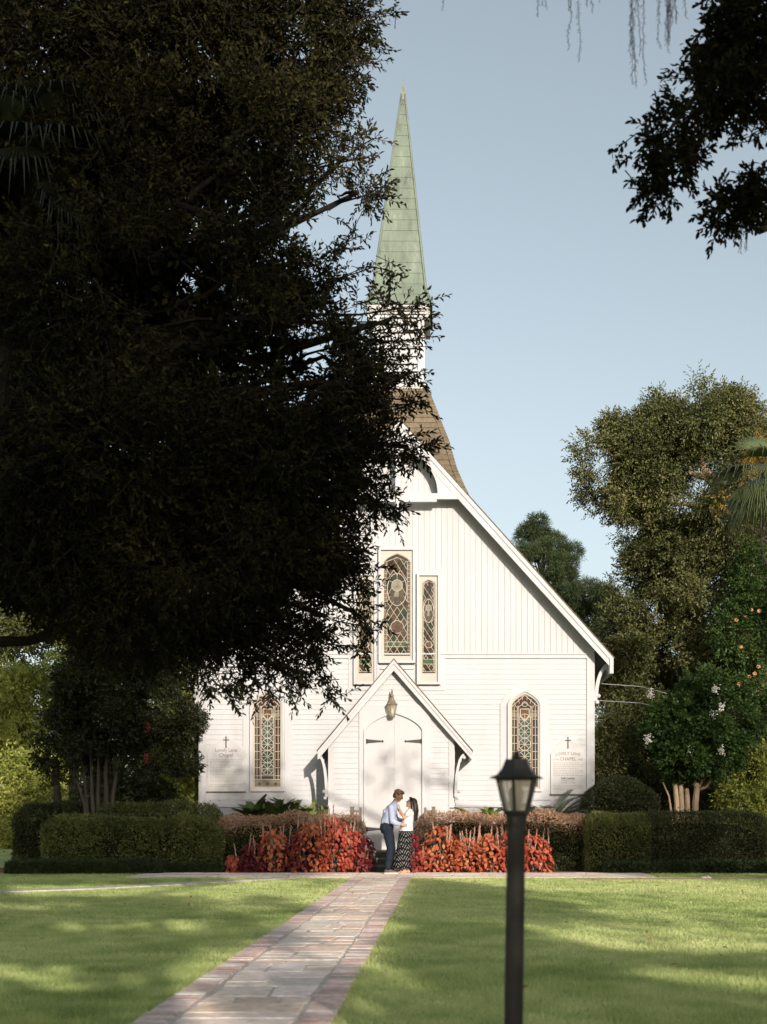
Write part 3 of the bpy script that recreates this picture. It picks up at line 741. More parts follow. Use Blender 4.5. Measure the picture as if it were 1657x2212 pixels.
def copper():
    m, nt, b, out = new_mat('green_copper')
    v = coords(nt, (1, 1, .32)); f = noise(nt, v, 3.6, 8, .72)
    rp = ramp(nt, [(0.30, (0.085, 0.090, 0.066)), (0.42, (0.130, 0.162, 0.124)), (0.58, (0.162, 0.200, 0.156)), (0.70, (0.25, 0.275, 0.235))]); nt.links.new(f, rp.inputs[0])
    v2 = coords(nt, (3, 3, .15)); f2 = noise(nt, v2, 9, 5, .7); r2 = ramp(nt, [(.3, (.86, .86, .84)), (.7, (1.08, 1.08, 1.06))]); nt.links.new(f2, r2.inputs[0])
    mx = nt.nodes.new('ShaderNodeMix'); mx.data_type = 'RGBA'; mx.blend_type = 'MULTIPLY'; mx.inputs[0].default_value = 1
    nt.links.new(rp.outputs[0], mx.inputs[6]); nt.links.new(r2.outputs[0], mx.inputs[7]); nt.links.new(mx.outputs[2], b.inputs['Base Color'])
    b.inputs['Roughness'].default_value = .6; b.inputs['Specular IOR Level'].default_value = .3
    return m
M_copper = copper()
M_oldcopper = mat('dark_copper', [(0.3, (0.10, 0.10, 0.06)), (0.7, (0.20, 0.22, 0.14))], rough=.6, scale=8)
prof = [(.855, 14.55), (.75, 14.80), (.67, 15.08), (.632, 15.38), (.035, 20.4)]
m, f, off = lapped(prof, BX + .01, BY, 20, .012, .09)
spire = m.build('spire', M_copper, chapel)
for sx in (-1, 1):
    for sy in (-1, 1):
        hp = MB(); hp.tube([(BX + .01 + off(z) + sx * (f(z) + .008), BY + sy * (f(z) + .008), z) for z in [p[1] for p in prof]], [.045, .04, .038, .036, .025], n=6)
        hp.build('hip_cap', M_copper, spire)
fi = MB(); xo = BX + .01 + off(20.3)
fi.lathe([(.075, 0), (.085, .04), (.05, .3), (.012, .56), (.004, .62)], (xo + .005, BY, 20.22), n=4, rot=PI / 4); fi.build('finial', M_oldcopper, spire)
prof2 = [(2.0, 8.9), (1.65, 9.71), (1.48, 10.15), (1.29, 10.88), (1.0, 11.69), (.735, 12.44)]
m, f, off = lapped(prof2, BX, BY, 24, .014)
sk = m.build('steeple_roof', M_shingle, chapel)
for sx in (-1, 1):
    hc = MB()
    for i in range(40):
        z0 = 9.0 + i * .0865; z1 = z0 + .11
        q = lambda z, e, u: (BX + sx * (f(z) + e), BY - f(z) - e - u, z)
        a0, a1 = f(z0) + .03, f(z1) + .018
        hc.add([(BX + sx * (a0 - .14), BY - a0, z0), (BX + sx * a0, BY - a0, z0), (BX + sx * a0, BY - a0 + .14, z0), (BX + sx * (a1 - .14), BY - a1, z1), (BX + sx * a1, BY - a1, z1), (BX + sx * a1, BY - a1 + .14, z1)], [(0, 1, 4, 3), (1, 2, 5, 4)])
    hc.build('hip_cap', M_shingle, sk, fix=False)
# -- porch
kp = 3072 / YP; PAX, PAZ = -1.20, 5.03; PLX, PRX, PEZ = -3.01, .655, 2.87
pl = (PAZ - PEZ) / (PAX - PLX); pr = (PAZ - PEZ) / (PRX - PAX)
WLX, WRX = X(712, YP), X(979, YP)
porch = bpy.data.objects.new('porch', None); COL.objects.link(porch); porch.parent = chapel; ORG[porch] = ORG[chapel]
mb = MB()
def pz(x): return PAZ - (PAX - x) * pl if x < PAX else PAZ - (x - PAX) * pr
mb.prism_y([(WLX, 0), (WRX, 0), (WRX, pz(WRX) - .08), (PAX, PAZ - .08), (WLX, pz(WLX) - .08)], YP, YP + .1)
fl = lambda z: max(WLX + .10, PAX - (PAZ - .10 - z) / pl); fr = lambda z: min(WRX - .10, PAX + (PAZ - .10 - z) / pr)
claps(mb, fl, fr, .05, 4.85, YP)
for xs, s_ in ((WLX, -1), (WRX, 1)):
    mb.box(xs - .04, xs + .04, YP + .1, YW, 0, pz(xs) - .1)
    mb.box(min(xs - s_ * .1, xs + s_ * .03), max(xs - s_ * .1, xs + s_ * .03), YP - .035, YP + .09, 0, pz(xs) - .13)
    z = .05
    while z < 2.9:
        zt = z + .125; x_ = xs + s_ * .041
        mb.add([(x_ + s_ * .016, YP + .1, z), (x_ + s_ * .016, YW - .03, z), (x_ + s_ * .002, YW - .03, zt), (x_ + s_ * .002, YP + .1, zt), (x_, YP + .1, z), (x_, YW - .03, z)], [(0, 1, 2, 3), (0, 4, 5, 1)]); z = zt
mb.build('porch_wall', M_white, porch)
mb = MB()
for ex in (PLX, PRX):
    s_ = 1 if ex > PAX else -1
    mb.prism_y([(PAX, PAZ), (ex + s_ * .02, PEZ - .02), (ex + s_ * .02, PEZ - .05), (PAX, PAZ - .03)], YPF - .05, YW - .03)
mb.build('porch_roof', M_shingle, porch)
mb = MB()
for ex in (PLX, PRX):
    s_ = 1 if ex > PAX else -1
    mb.prism_y([(PAX, PAZ - .032), (ex, PEZ - .045), (ex, PEZ - .14), (PAX, PAZ - .13)], YPF - .035, YPF + .03)
    mb.prism_y([(PAX, PAZ - .132), (ex, PEZ - .142), (ex - s_ * .0, PEZ - .25), (PAX, PAZ - .29)], YPF - .012, YPF + .03)
    mb.prism_y([(PAX, PAZ - .032), (ex, PEZ - .045), (ex, PEZ - .075), (PAX, PAZ - .075)], YPF + .032, YW - .03)
    mb.box(min(ex - s_ * .06, ex), max(ex - s_ * .06, ex), YPF + .031, YW - .03, PEZ - .22, PEZ - .05)
mb.build('porch_rake', M_white, porch)
for xs, s_ in ((WLX - .03, -1), (WRX + .03, 1)):
    mb = MB(); bracket(mb, xs, s_, PEZ - .10, Z(1712, YP), .23, YP - .14, YP - .04, th=.07, ball=.045); mb.build('porch_bracket', M_white, porch)
# door
DX = X(851.5, YP); dw = .67; DB, DS, DA = .50, Z(1577, YP), Z(1541, YP)
A = arch(DX, dw, DB, DS, DA, 9)
mb = MB(); mb.ring_y(project_rect(A, (DX, (DB + DS) / 2), (X(776, YP), X(929, YP), .46, Z(1523, YP))), A, YP - .045, YP + .02)
A2 = arch(DX, dw + .05, DB - .02, DS + .01, DA + .06, 9); mb.ring_y(A2, A, YP - .085, YP - .0455)
mb.build('door_casing', M_white, porch)
M_door = mat('door_paint', [(0.3, (0.43, 0.42, 0.412)), (0.66, (0.47, 0.46, 0.454))], rough=.45, scale=1.5, stretch=(2, 2, .5), spec=.4)
for s_ in (-1, 1):
    door = MB(); half = [(DX + s_ * .006, DB), (DX + s_ * dw, DB), (DX + s_ * dw, 9), (DX + s_ * .006, 9)][::s_]
    q = clip_poly(half, A); door.prism_y(q, YP - .026, YP - .002)
    for zz in (DB + .02, DB + .10): door.box(min(DX + s_ * .02, DX + s_ * (dw - .005)), max(DX + s_ * .02, DX + s_ * (dw - .005)), YP - .034, YP - .026, zz, zz + .035)
    dl = door.build('door', M_door, porch)
    for py in (1601.5, 1791):
        hz = MB(); z = Z(py, YP); xo = DX + s_ * (dw - .02); xi = DX + s_ * (dw - .43)
        hz.prism_y([(xo, z - .05), (xo, z + .05), (xi + s_ * .05, z + .018), (xi + s_ * .035, z + .038), (xi, z), (xi + s_ * .035, z - .038), (xi + s_ * .05, z - .018)], YP - .037, YP - .0262)
        hz.tube([(xo, YP - .04, z - .055), (xo, YP - .04, z + .055)], .016, n=8)
        hz.build('hinge', M_iron, dl)
# steps and rail panels
M_step = mat('dark_green_step', [(0.3, (0.022, 0.032, 0.024)), (0.7, (0.045, 0.058, 0.044))], rough=.7, scale=9)
st = MB(); sx0, sx1 = -1.86, -.56
for i in range(3): st.box(sx0, sx1, 32.35 + .28 * i, 32.35 + .28 * (i + 1) if i < 2 else YP - .09, 0, .155 * (i + 1) - .025, None, 0)
for i in range(3): st.box(sx0 - .01, sx1 + .01, 32.32 + .28 * i, 32.35 + .28 * (i + 1) + (.0 if i < 2 else YP - .09 - 33.19) - .032, .155 * (i + 1) - .0245, .155 * (i + 1) + .01, None, 1)
st.build('steps', [M_step, M_greypost], porch)
for xa, wa, xb, wb in ((X(760.5, 33.1), .095, X(778.5, 33.1), .06), (X(936.5, 33.1), .085, X(918.5, 33.1), .06)):
    rl = bpy.data.objects.new('railing', None); COL.objects.link(rl); rl.parent = porch; ORG[rl] = ORG[chapel]
    zt = Z(1744, 33.1)
    q = MB(); q.box(xa - wa / 2, xa + wa / 2, 33.05, 33.15, 0, zt); q.box(xa - wa / 2 - .008, xa + wa / 2 + .008, 33.04, 33.16, zt, zt + .018); q.build('post', M_greypost, rl)
    q = MB(); q.box(xb - wb / 2, xb + wb / 2, 33.07, 33.13, 0, zt); q.build('post', M_greypost, rl)
    a, b_ = min(xa + wa / 2, xb + wb / 2), max(xa - wa / 2, xb - wb / 2)
    q = MB(); q.box(a, b_, 33.075, 33.125, zt - .12, zt - .065); q.build('rail', M_greypost, rl)
    q = MB(); q.box((a + b_) / 2 - .012, (a + b_) / 2 + .012, 33.09, 33.115, .3, zt - .121); q.build('baluster', M_greypost, rl)
# -- wall lantern over the door
lan = empty('wall_lantern', (X(847, 33.85), 33.85, Z(1550, 33.85)), 'old brass lantern mounted over the white arched chapel door', 'lantern')
M_brass = mat('dull_brass', [(0.3, (0.13, 0.105, 0.06)), (0.7, (0.24, 0.20, 0.13))], rough=.5, scale=15)
lx, ly = X(847, 33.85), 33.80; k3 = 3072 / 33.8; lz = lambda py: Z(py, 33.8)
q = MB(); q.box(lx - .04, lx + .04, YP - .035, YP - .0, lz(1530), lz(1500)); q.tube([(lx, YP - .03, lz(1508)), (lx, ly + .02, lz(1502)), (lx, ly, lz(1508))], .018, n=8)
q.lathe([(.03, 0), (.035, .06), (.02, .08), (.028, .12), (.012, .15), (.018, .17), (.0, .19)], (lx, ly, lz(1505)), n=10); q.build('bracket', M_brass, lan)
q = MB(); zb_, zt_ = lz(1546), lz(1523)
q.lathe([(.135, 0), (.14, .012), (.085, .08), (.06, .12), (.055, .16), (.02, .19)], (lx, ly, zt_), n=8); q.lathe([(.06, -.045), (.075, -.02), (.075, 0)], (lx, ly, zb_), n=8)
for a in range(6):
    c, s_ = math.cos(a * PI / 3 + .3), math.sin(a * PI / 3 + .3); q.tube([(lx + .07 * c, ly + .07 * s_, zb_), (lx + .118 * c, ly + .118 * s_, zt_)], .008, n=5)
q.build('lantern_frame', M_brass, lan)
def pane_mat(name, tintc, alpha, rough=.25):
    m, nt, b, out = new_mat(name)
    v = coords(nt); f = noise(nt, v, 18, 4); rp = ramp(nt, [(.3, tuple(c * .85 for c in tintc)), (.7, tintc)]); nt.links.new(f, rp.inputs[0])
    nt.links.new(rp.outputs[0], b.inputs['Base Color']); b.inputs['Roughness'].default_value = rough
    t = nt.nodes.new('ShaderNodeBsdfTransparent'); t.inputs[0].default_value = rgba(tuple(min(1, .75 + c * .25) for c in tintc))
    mx = nt.nodes.new('ShaderNodeMixShader'); mx.inputs[0].default_value = alpha
    tr = nt.nodes.new('ShaderNodeBsdfTranslucent'); nt.links.new(rp.outputs[0], tr.inputs[0]); m2 = nt.nodes.new('ShaderNodeMixShader'); m2.inputs[0].default_value = .55; nt.links.new(b.outputs[0], m2.inputs[1]); nt.links.new(tr.outputs[0], m2.inputs[2])
    nt.links.new(t.outputs[0], mx.inputs[1]); nt.links.new(m2.outputs[0], mx.inputs[2]); nt.links.new(mx.outputs[0], out.inputs[0])
    return m
M_pane = pane_mat('lantern_glass', (.90, .83, .70), .5)
q = MB(); q.lathe([(.066, .0), (.113, zt_ - zb_ - .005)], (lx, ly, zb_ + .002), n=6, rot=.3); q.build('glass', M_pane, lan)
q = MB(); q.lathe([(.02, 0), (.03, .05), (.045, .10), (.035, .14), (.0, .16)], (lx, ly, zb_ + .02), n=10); q.build('bulb', mat('lamp_bulb', [(.3, (.72, .68, .58)), (.7, (.8, .76, .66))], rough=.3), lan, smooth=True)
# ------------------------------------------------------------------ wall signs
M_sign = mat('sign_paint', [(0.3, (0.42, 0.407, 0.397)), (0.7, (0.455, 0.447, 0.438))], rough=.5, scale=4)
M_ink = mat('grey_lettering', [(.3, (.14, .115, .09)), (.7, (.20, .17, .135))], rough=.7)
M_faint = mat('faint_lettering', [(.3, (.27, .245, .22)), (.7, (.32, .295, .265))], rough=.7)
M_dark = mat('dark_lettering', [(.3, (.02, .016, .012)), (.7, (.035, .03, .024))], rough=.6)
def text(s, x, z, size, y, name, m, parent, arc=0.0, bold=0.0, wide=1.0):
    cu = bpy.data.curves.new('t', 'FONT'); cu.body = s; cu.size = size; cu.align_x = 'CENTER'; cu.extrude = .0015; cu.offset = bold; cu.resolution_u = 2
    o = bpy.data.objects.new('t', cu); COL.objects.link(o)
    bpy.context.view_layer.update()
    me = bpy.data.meshes.new_from_object(o.evaluated_get(bpy.context.evaluated_depsgraph_get())); bpy.data.objects.remove(o)
    og = org(parent)
    for v in me.vertices:
        c = v.co; vx = c.x * wide; v.co = Vector((x + vx - og[0], y - c.z - og[1], z + c.y - arc * vx * vx - og[2]))
    me.name = name; me.materials.clear(); me.materials.append(m)
    return link(name, me, parent)
def scribble(x0, x1, z, hgt, y, mb, seed):
    """a row of lettering too small to read in the photograph: short dashes of word length"""
    r = random.Random(seed); x = x0
    while x < x1:
        w = r.uniform(.02, .065); w = min(w, x1 - x); mb.box(x, x + w, y - .001, y, z, z + hgt); x += w + .014
def sign(px0, px1, pya, pys, pyb, cxp, label):
    y = YW - .05; x0, x1, cx = X(px0, YW), X(px1, YW), X(cxp, YW); za, zs, zb = Z(pya, YW), Z(pys, YW), Z(pyb, YW)
    s = empty('wall_sign', (cx, YW - .02, zb), label, 'sign')
    q = MB(); poly = [(x0, zb), (x1, zb), (x1, zs), (cx, za), (x0, zs)]; q.prism_y(poly, y, YW - .003); q.build('board', M_sign, s)
    q = MB(); q.box(x0 - .02, x1 + .02, y - .02, YW - .004, zb - .03, zb - .001); q.build('ledge', M_greypost, s)
    zc = za - .40 * (za - zs); y -= .0005
    q = MB(); q.box(cx - .014, cx + .014, y - .006, y, zc - .17, zc + .12); q.box(cx - .075, cx - .0142, y - .0055, y, zc + .02, zc + .045); q.box(cx + .0142, cx + .075, y - .0055, y, zc + .02, zc + .045); q.build('cross', M_dark, s)
    return s, x0, x1, cx, zs, zb, y
s, x0, x1, cx, zs, zb, y = sign(448.5, 530, 1588, 1622, 1709.5, 489, 'white house-shaped board with blackletter heading beside the half hidden stained glass window')
text('Lovely Lane', cx, Z(1624, YW), .125, y, 'lettering', M_ink, s, bold=.0012, wide=.92); text('Chapel', cx, Z(1634.5, YW), .125, y, 'lettering', M_ink, s, bold=.0012)
zz = Z(1642, YW); i = 0
for blk in (6, 9, 2):
    for _ in range(blk): q = MB(); scribble(x0 + .07, x1 - .07 - (.3 if _ == blk - 1 else 0.0), zz, .013, y, q, i); q.build('small_lettering', M_faint, s); zz -= .037; i += 1
    zz -= .03
s, x0, x1, cx, zs, zb, y = sign(1189.5, 1265, 1585, 1629, 1715, 1226.5, 'white house-shaped board with THIS CHAPEL in bold, behind the black lamp post')
text('LOVELY LANE', cx, Z(1630.5, YW), .10, y, 'lettering', M_ink, s, arc=.30, bold=.0008); text('CHAPEL', cx, Z(1643, YW), .115, y, 'lettering', M_ink, s, bold=.0008); text('1774', cx - .30, Z(1643, YW), .068, y, 'lettering', M_ink, s); text('1950', cx + .30, Z(1643, YW), .068, y, 'lettering', M_ink, s)
zz = Z(1649, YW)
for i in range(8): q = MB(); scribble(x0 + .06, x1 - .07 - .1 * (i % 3 == 0), zz, .018, y, q, 50 + i); q.build('small_lettering', M_faint, s); zz -= .0445
for i in range(4): q = MB(); scribble(x0 + .06, x1 - .07 - .3 * (i == 3), Z(1697.5, YW) - .034 * i, .013, y, q, 70 + i); q.build('small_lettering', M_faint, s)
text('THIS CHAPEL', cx, Z(1683.5, YW), .057, y, 'lettering', M_dark, s, bold=.0022, wide=1.05); text('We have given the name of', cx, Z(1687.2, YW), .031, y, 'lettering', M_dark, s, bold=.0004); text('LOVELY LANE', cx, Z(1692.3, YW), .056, y, 'lettering', M_ink, s)
for py, nm in ((1475, 'upper'), (1512, 'lower')):
    q = MB(); q.tube([(XR + .05, YW + .1, Z(py, YW)), (5.0, YW + 1.2, Z(py - 2, YW)), (8.5, YW + 9, Z(py - 9, YW))], .0065, n=5)
    tag(q.build('utility_cable', M_white), 'thin pale cable strung from the chapel eave corner, the %s of two' % nm, 'cable', 'cables leaving the chapel corner')

# ------------------------------------------------------------------ lamp post in front
LY = 6.0; lpx = lambda px: X(px, LY); lpz = lambda py: Z(py, LY)
lamp = empty('lamp_post', (lpx(1107), LY, 0), 'black coach lantern on a weathered black post standing in the lawn', 'lamp post')
M_post = mat('post_paint', [(0.30, (0.014, 0.013, 0.011)), (0.60, (0.028, 0.026, 0.022)), (0.78, (0.12, 0.115, 0.105))], rough=.7, scale=9, stretch=(1.5, 1.5, .45), bmp=.25, bdist=.004, spec=.25)
lcx = lpx(1116)
q = MB(); q.tube([(lpx(1108), LY, -.05), (lpx(1109.5), LY, .4), (lpx(1113), LY, .9), (lpx(1115.5), LY, lpz(1768))], [.041, .040, .0395, .0385], n=24); q.tube([(lpx(1115.5), LY, lpz(1783)), (lcx, LY, lpz(1752))], .043, n=24)
q.build('post', M_post, lamp, smooth=False)
zb_, zt_ = lpz(1753), lpz(1682); M_lampm = mat('lamp_metal', [(0.3, (0.012, 0.011, 0.010)), (0.7, (0.024, 0.022, 0.02))], rough=.5, scale=12, spec=.3)
q = MB(); rb, rt, rot = .052, .088, R(18)
q.lathe([(.046, -.02), (rb + .008, -.008), (rb + .008, .004)], (lcx, LY, zb_), n=6, rot=rot); q.lathe([(rt + .004, -.008), (rt + .008, .0), (rt + .004, .008)], (lcx, LY, zt_), n=6, rot=rot)
for a in range(6):
    c, s_ = math.cos(rot + a * PI / 3), math.sin(rot + a * PI / 3); q.tube([(lcx + rb * c, LY + rb * s_, zb_), (lcx + rt * c, LY + rt * s_, zt_)], .0065, n=6)
q.build('lantern_frame', M_lampm, lamp)
for a in range(6):
    a0, a1 = rot + a * PI / 3, rot + (a + 1) * PI / 3; q = MB(); e = .985
    q.add([(lcx + r_ * e * math.cos(t), LY + r_ * e * math.sin(t), z) for r_, t, z in ((rb, a0, zb_), (rb, a1, zb_), (rt, a1, zt_), (rt, a0, zt_))], [(0, 1, 2, 3)]); q.build('glass_pane', M_pane, lamp)
q = MB(); q.lathe([(.120, .0), (.122, .004), (.090, .016), (.068, .040), (.058, .062), (.052, .076), (.050, .082), (.0, .084)], (lcx, LY, zt_), n=6, rot=rot)
rf = q.build('lamp_roof', M_lampm, lamp)
q = MB(); q.lathe([(.016, 0), (.022, .008), (.012, .014), (.016, .022), (.008, .032), (.0, .038)], (lcx, LY, zt_ + .083), n=12); q.build('finial', M_lampm, rf)
q = MB(); q.lathe([(.014, 0), (.016, .025), (.030, .055), (.034, .075), (.028, .095), (.012, .108), (.0, .11)], (lcx - .002, LY, zb_ + .002), n=16); q.build('bulb', mat('frosted_bulb', [(.3, (.30, .27, .22)), (.7, (.38, .34, .28))], rough=.4), lamp, smooth=True)

# ------------------------------------------------------------------ the couple
def fused(mb, name, m, parent, voxel=.008, smooth=4, fac=.5):
    me = mb.mesh('tmp', m, org(parent)); o = bpy.data.objects.new('tmp', me); COL.objects.link(o)
    r_ = o.modifiers.new('r', 'REMESH'); r_.mode = 'VOXEL'; r_.voxel_size = voxel; r_.use_smooth_shade = True
    s_ = o.modifiers.new('s', 'SMOOTH'); s_.iterations = smooth; s_.factor = fac
    bpy.context.view_layer.update()
    me2 = bpy.data.meshes.new_from_object(o.evaluated_get(bpy.context.evaluated_depsgraph_get()))
    bpy.data.objects.remove(o)
    me2.name = name; me2.materials.clear(); me2.materials.append(m)
    me2.polygons.foreach_set('material_index', [0] * len(me2.polygons))
    return link(name, me2, parent)
def skin_mat(name, a, b_):
    m = mat(name, [(0.35, a), (0.65, b_)], rough=.5, scale=14, spec=.35); return m
M_skin1 = skin_mat('tanned_skin', (.36, .19, .12), (.44, .25, .165)); M_skin2 = skin_mat('warm_skin', (.40, .22, .145), (.47, .28, .19))
def hand(mb, palm, d, up, side, k=1.0, curl=.35, thumb=1):
    """palm centre, finger direction d, palm normal up (fingers curl towards it), side = thumb side"""
    palm = Vector(palm); d = Vector(d).normalized(); up = Vector(up).normalized(); side = Vector(side).normalized()
    mb.ball(palm, .04 * k, .038 * k, .018 * k, n=10, m=7, rot=Matrix((d, side, up)).transposed().to_3x3())
    for i, L in enumerate((.062, .072, .068, .052)):
        b0 = palm + d * .030 * k + side * (.026 - .0175 * i) * k; p = b0; dd = d.copy(); ang = 0
        for j, f in enumerate((.45, .32, .23)):
            n_ = p + dd * L * k * f; mb.capsule(p, (.0092 - .001 * j) * k, n_, (.0086 - .001 * j) * k, n=8); p = n_
            dd = (dd * math.cos(curl) + up * math.sin(curl)).normalized()
    b0 = palm + side * .032 * k - d * .015 * k; t1 = b0 + (d * .6 + side * .8).normalized() * .032 * k; t2 = t1 + (d * .9 + side * .3 + up * .3).normalized() * .028 * k
    mb.capsule(b0, .012 * k, t1, .0105 * k, n=8); mb.capsule(t1, .0105 * k, t2, .0085 * k, n=8)
def head(mb, c, f, k=1.0):
    """head with brow, nose, lips, chin and ears, looking along f"""
    c = Vector(c); f = Vector(f).normalized(); s_ = Vector((0, 1, 0)); s_ = (s_ - f * s_.dot(f)).normalized(); u = f.cross(s_) if f.cross(s_).z > 0 else s_.cross(f)
    rot = Matrix((f, s_, u)).transposed().to_3x3(); at = lambda a, b_, d: c + f * a * k + s_ * b_ * k + u * d * k
    mb.ball(at(-.010, 0, .020), .096 * k, .076 * k, .098 * k, n=20, m=14, rot=rot)
    mb.ball(at(.030, 0, -.045), .058 * k, .058 * k, .072 * k, n=16, m=12, rot=rot); mb.ball(at(.055, 0, -.100), .026 * k, .032 * k, .02 * k, n=10, rot=rot)
    mb.ball(at(.045, 0, .028), .042 * k, .056 * k, .03 * k, rot=rot)
    mb.capsule(at(.083, 0, .022), .009 * k, at(.107, 0, -.024), .014 * k); mb.ball(at(.088, 0, -.030), .016 * k, .019 * k, .010 * k, rot=rot)
    mb.ball(at(.080, 0, -.058), .014 * k, .024 * k, .007 * k, rot=rot); mb.ball(at(.078, 0, -.071), .014 * k, .021 * k, .007 * k, rot=rot)
    for e in (-1, 1): mb.ball(at(-.012, e * .077, -.012), .022 * k, .009 * k, .033 * k, rot=rot); mb.ball(at(.052, e * .034, -.02), .03 * k, .022 * k, .026 * k, rot=rot)
    return at, rot
def eyes(at, k, parent, m):
    for e in (-1, 1):
        q = MB(); q.ball(at(.079, e * .031, .008), .0095 * k, n=8, m=6); q.build('eye', m, parent, smooth=True)
M_eye = mat('dark_eye', [(.3, (.02, .014, .01)), (.7, (.05, .035, .025))], rough=.2)
def hair_mat(name, a, b_): return mat(name, [(0.35, a), (0.68, b_)], rough=.42, scale=16, stretch=(3, 3, .5), bmp=.5, bdist=.01, spec=.45)
O = Vector((-1.17, 31.05, 0.022))
W = lambda x, y, z: (O.x + x, O.y + y, O.z + z)
man = empty('person', W(-.03, 0, 0), 'person in pale blue shirt and dark navy trousers leaning down to face a companion', 'person')
b = MB()
tor = [(-.075, 0, .93, .135, .165), (-.065, 0, 1.05, .125, .16), (-.035, 0, 1.18, .118, .155), (-.005, 0, 1.30, .125, .175), (.02, 0, 1.40, .125, .19), (.035, 0, 1.47, .10, .165), (.06, 0, 1.52, .065, .09), (.085, 0, 1.57, .054, .056), (.12, 0, 1.64, .052, .052)]
b.loft([W(*s[:3]) + tuple(s[3:]) for s in tor], n=24)
legs = [[(-.07, -.085, .97, .098), (-.045, -.087, .78, .082), (-.005, -.085, .56, .060), (-.035, -.083, .36, .055), (-.062, -.085, .10, .040)], [(-.06, .085, .97, .098), (-.02, .087, .78, .082), (.025, .085, .56, .060), (-.005, .083, .36, .055), (-.03, .085, .10, .040)]]
for lg in legs:
    for p, q_ in zip(lg, lg[1:]): b.capsule(W(*p[:3]), p[3], W(*q_[:3]), q_[3])
    e = lg[-1]; b.capsule(W(e[0], e[1], .06), .042, W(e[0] + .15, e[1], .04), .034)
armn = [(.02, -.185, 1.445, .058), (.042, -.235, 1.15, .044), (.125, -.215, 1.105, .041), (.21, -.185, 1.085, .029)]
armf = [(.02, .185, 1.445, .058), (.10, .235, 1.20, .044), (.24, .18, 1.16, .030)]
for ar in (armn, armf):
    for p, q_ in zip(ar, ar[1:]): b.capsule(W(*p[:3]), p[3], W(*q_[:3]), q_[3])
hand(b, W(.262, -.168, 1.068), (.95, .1, -.12), (-.1, 1, .1), (.1, -.1, 1), 1.05, .22)
hand(b, W(.29, .165, 1.155), (.95, -.1, -.1), (.1, -1, .1), (.1, .1, 1), 1.05, .25)
at, rot = head(b, W(.165, 0, 1.705), (.90, -.12, -.42), 1.06)
fused(b, 'body', M_skin1, man, .0055, 3)
eyes(at, 1.06, man, M_eye)
c = MB()                                               # shirt
sh = [(-.075, 0, 1.075, .128, .165), (-.075, 0, 1.11, .150, .182), (-.055, 0, 1.20, .150, .185), (-.02, 0, 1.30, .148, .195), (.008, 0, 1.40, .145, .205), (.03, 0, 1.475, .118, .18), (.06, 0, 1.525, .08, .105), (.088, 0, 1.565, .066, .068), (.098, 0, 1.585, .066, .066)]
rr = random.Random(4)
c.loft([W(*s[:3]) + tuple(s[3:]) for s in sh], n=28, wob=lambda a, j: 1 + .022 * math.sin(a * 5 + j * 1.7) + .012 * math.sin(a * 9 - j))
for ar, ends in ((armn, 3), (armf, 2)):
    pts_ = ar[:ends]; 
    for p, q_ in zip(pts_, pts_[1:]): c.capsule(W(*p[:3]), p[3] + .017, W(*q_[:3]), q_[3] + .02)
    p, q_ = ar[ends - 1], ar[ends] if ends < len(ar) else ar[-1]
    v = Vector(q_[:3]) - Vector(p[:3]); e = Vector(p[:3]) + v * .72; c.capsule(W(*p[:3]), p[3] + .02, W(*e), .047)
c.ball(W(-.125, -.06, 1.36), .05, .08, .06); c.ball(W(-.15, -.02, 1.30), .035, .06, .045)
M_shirt = mat('blue_shirt', [(0.3, (.29, .325, .44)), (0.7, (.37, .41, .52))], rough=.8, scale=10, spec=.2, bmp=.35, bdist=.012)
fused(c, 'shirt', M_shirt, man, .008, 2)
c = MB()                                               # trousers
for lg in legs:
    for i, (p, q_) in enumerate(zip(lg, lg[1:])): c.capsule(W(p[0], p[1], p[2]), p[3] + (.012, .015, .022, .026)[i], W(q_[0], q_[1], max(q_[2], .13)), q_[3] + (.015, .022, .026, .026)[i])
c.loft([W(-.075, 0, .88) + (.125, .16), W(-.09, 0, .98) + (.155, .182), W(-.085, 0, 1.06) + (.148, .178), W(-.075, 0, 1.115) + (.137, .172)], n=24)
M_navy = mat('navy_trousers', [(0.3, (.008, .012, .020)), (0.7, (.018, .026, .038))], rough=.85, scale=9, spec=.15, bmp=.3, bdist=.01)
fused(c, 'trousers', M_navy, man, .008, 3)
q = MB(); q.lathe([(.141, -.016), (.144, 0), (.141, .016)], W(-.075, 0, 1.112), n=24, sy=1.26); q.build('belt', M_iron, man)
M_shoe = mat('brown_shoe', [(0.3, (.06, .035, .022)), (0.7, (.12, .075, .048))], rough=.6, scale=12); M_sole = mat('white_sole', [(.3, (.62, .58, .54)), (.7, (.72, .68, .64))], rough=.7)
for lg in legs:
    e = lg[-1]; c = MB(); c.capsule(W(e[0] - .03, e[1], .062), .05, W(e[0] + .06, e[1], .056), .05); c.capsule(W(e[0] + .05, e[1], .05), .046, W(e[0] + .185, e[1], .038), .033); s_ = fused(c, 'shoe', M_shoe, man, .008, 3)
    c = MB(); c.loft([W(e[0] + .07, e[1], .001) + (.152, .05), W(e[0] + .07, e[1], .028) + (.152, .05)], n=20); c.build('sole', M_sole, s_)
c = MB()                                               # short brown hair
H = lambda a, b_, d: at(a, b_, d)
c.ball(H(-.020, 0, .052), .105, .088, .088, n=18, m=12, rot=rot); c.ball(H(-.062, 0, -.005), .055, .078, .085, n=14, rot=rot); c.ball(H(.058, -.01, .092), .045, .068, .032, n=14, rot=rot); c.ball(H(.035, -.02, .108), .06, .06, .026, n=14, rot=rot)
for e in (-1, 1): c.ball(H(-.002, e * .076, .03), .03, .012, .045, rot=rot)
fused(c, 'hair', hair_mat('brown_hair', (.05, .024, .010), (.16, .080, .032)), man, .007, 3)
q = MB(); q.lathe([(.036, -.008), (.037, 0), (.036, .008)], W(.19, -.192, 1.09), n=12); q.build('wristwatch', M_iron, man)

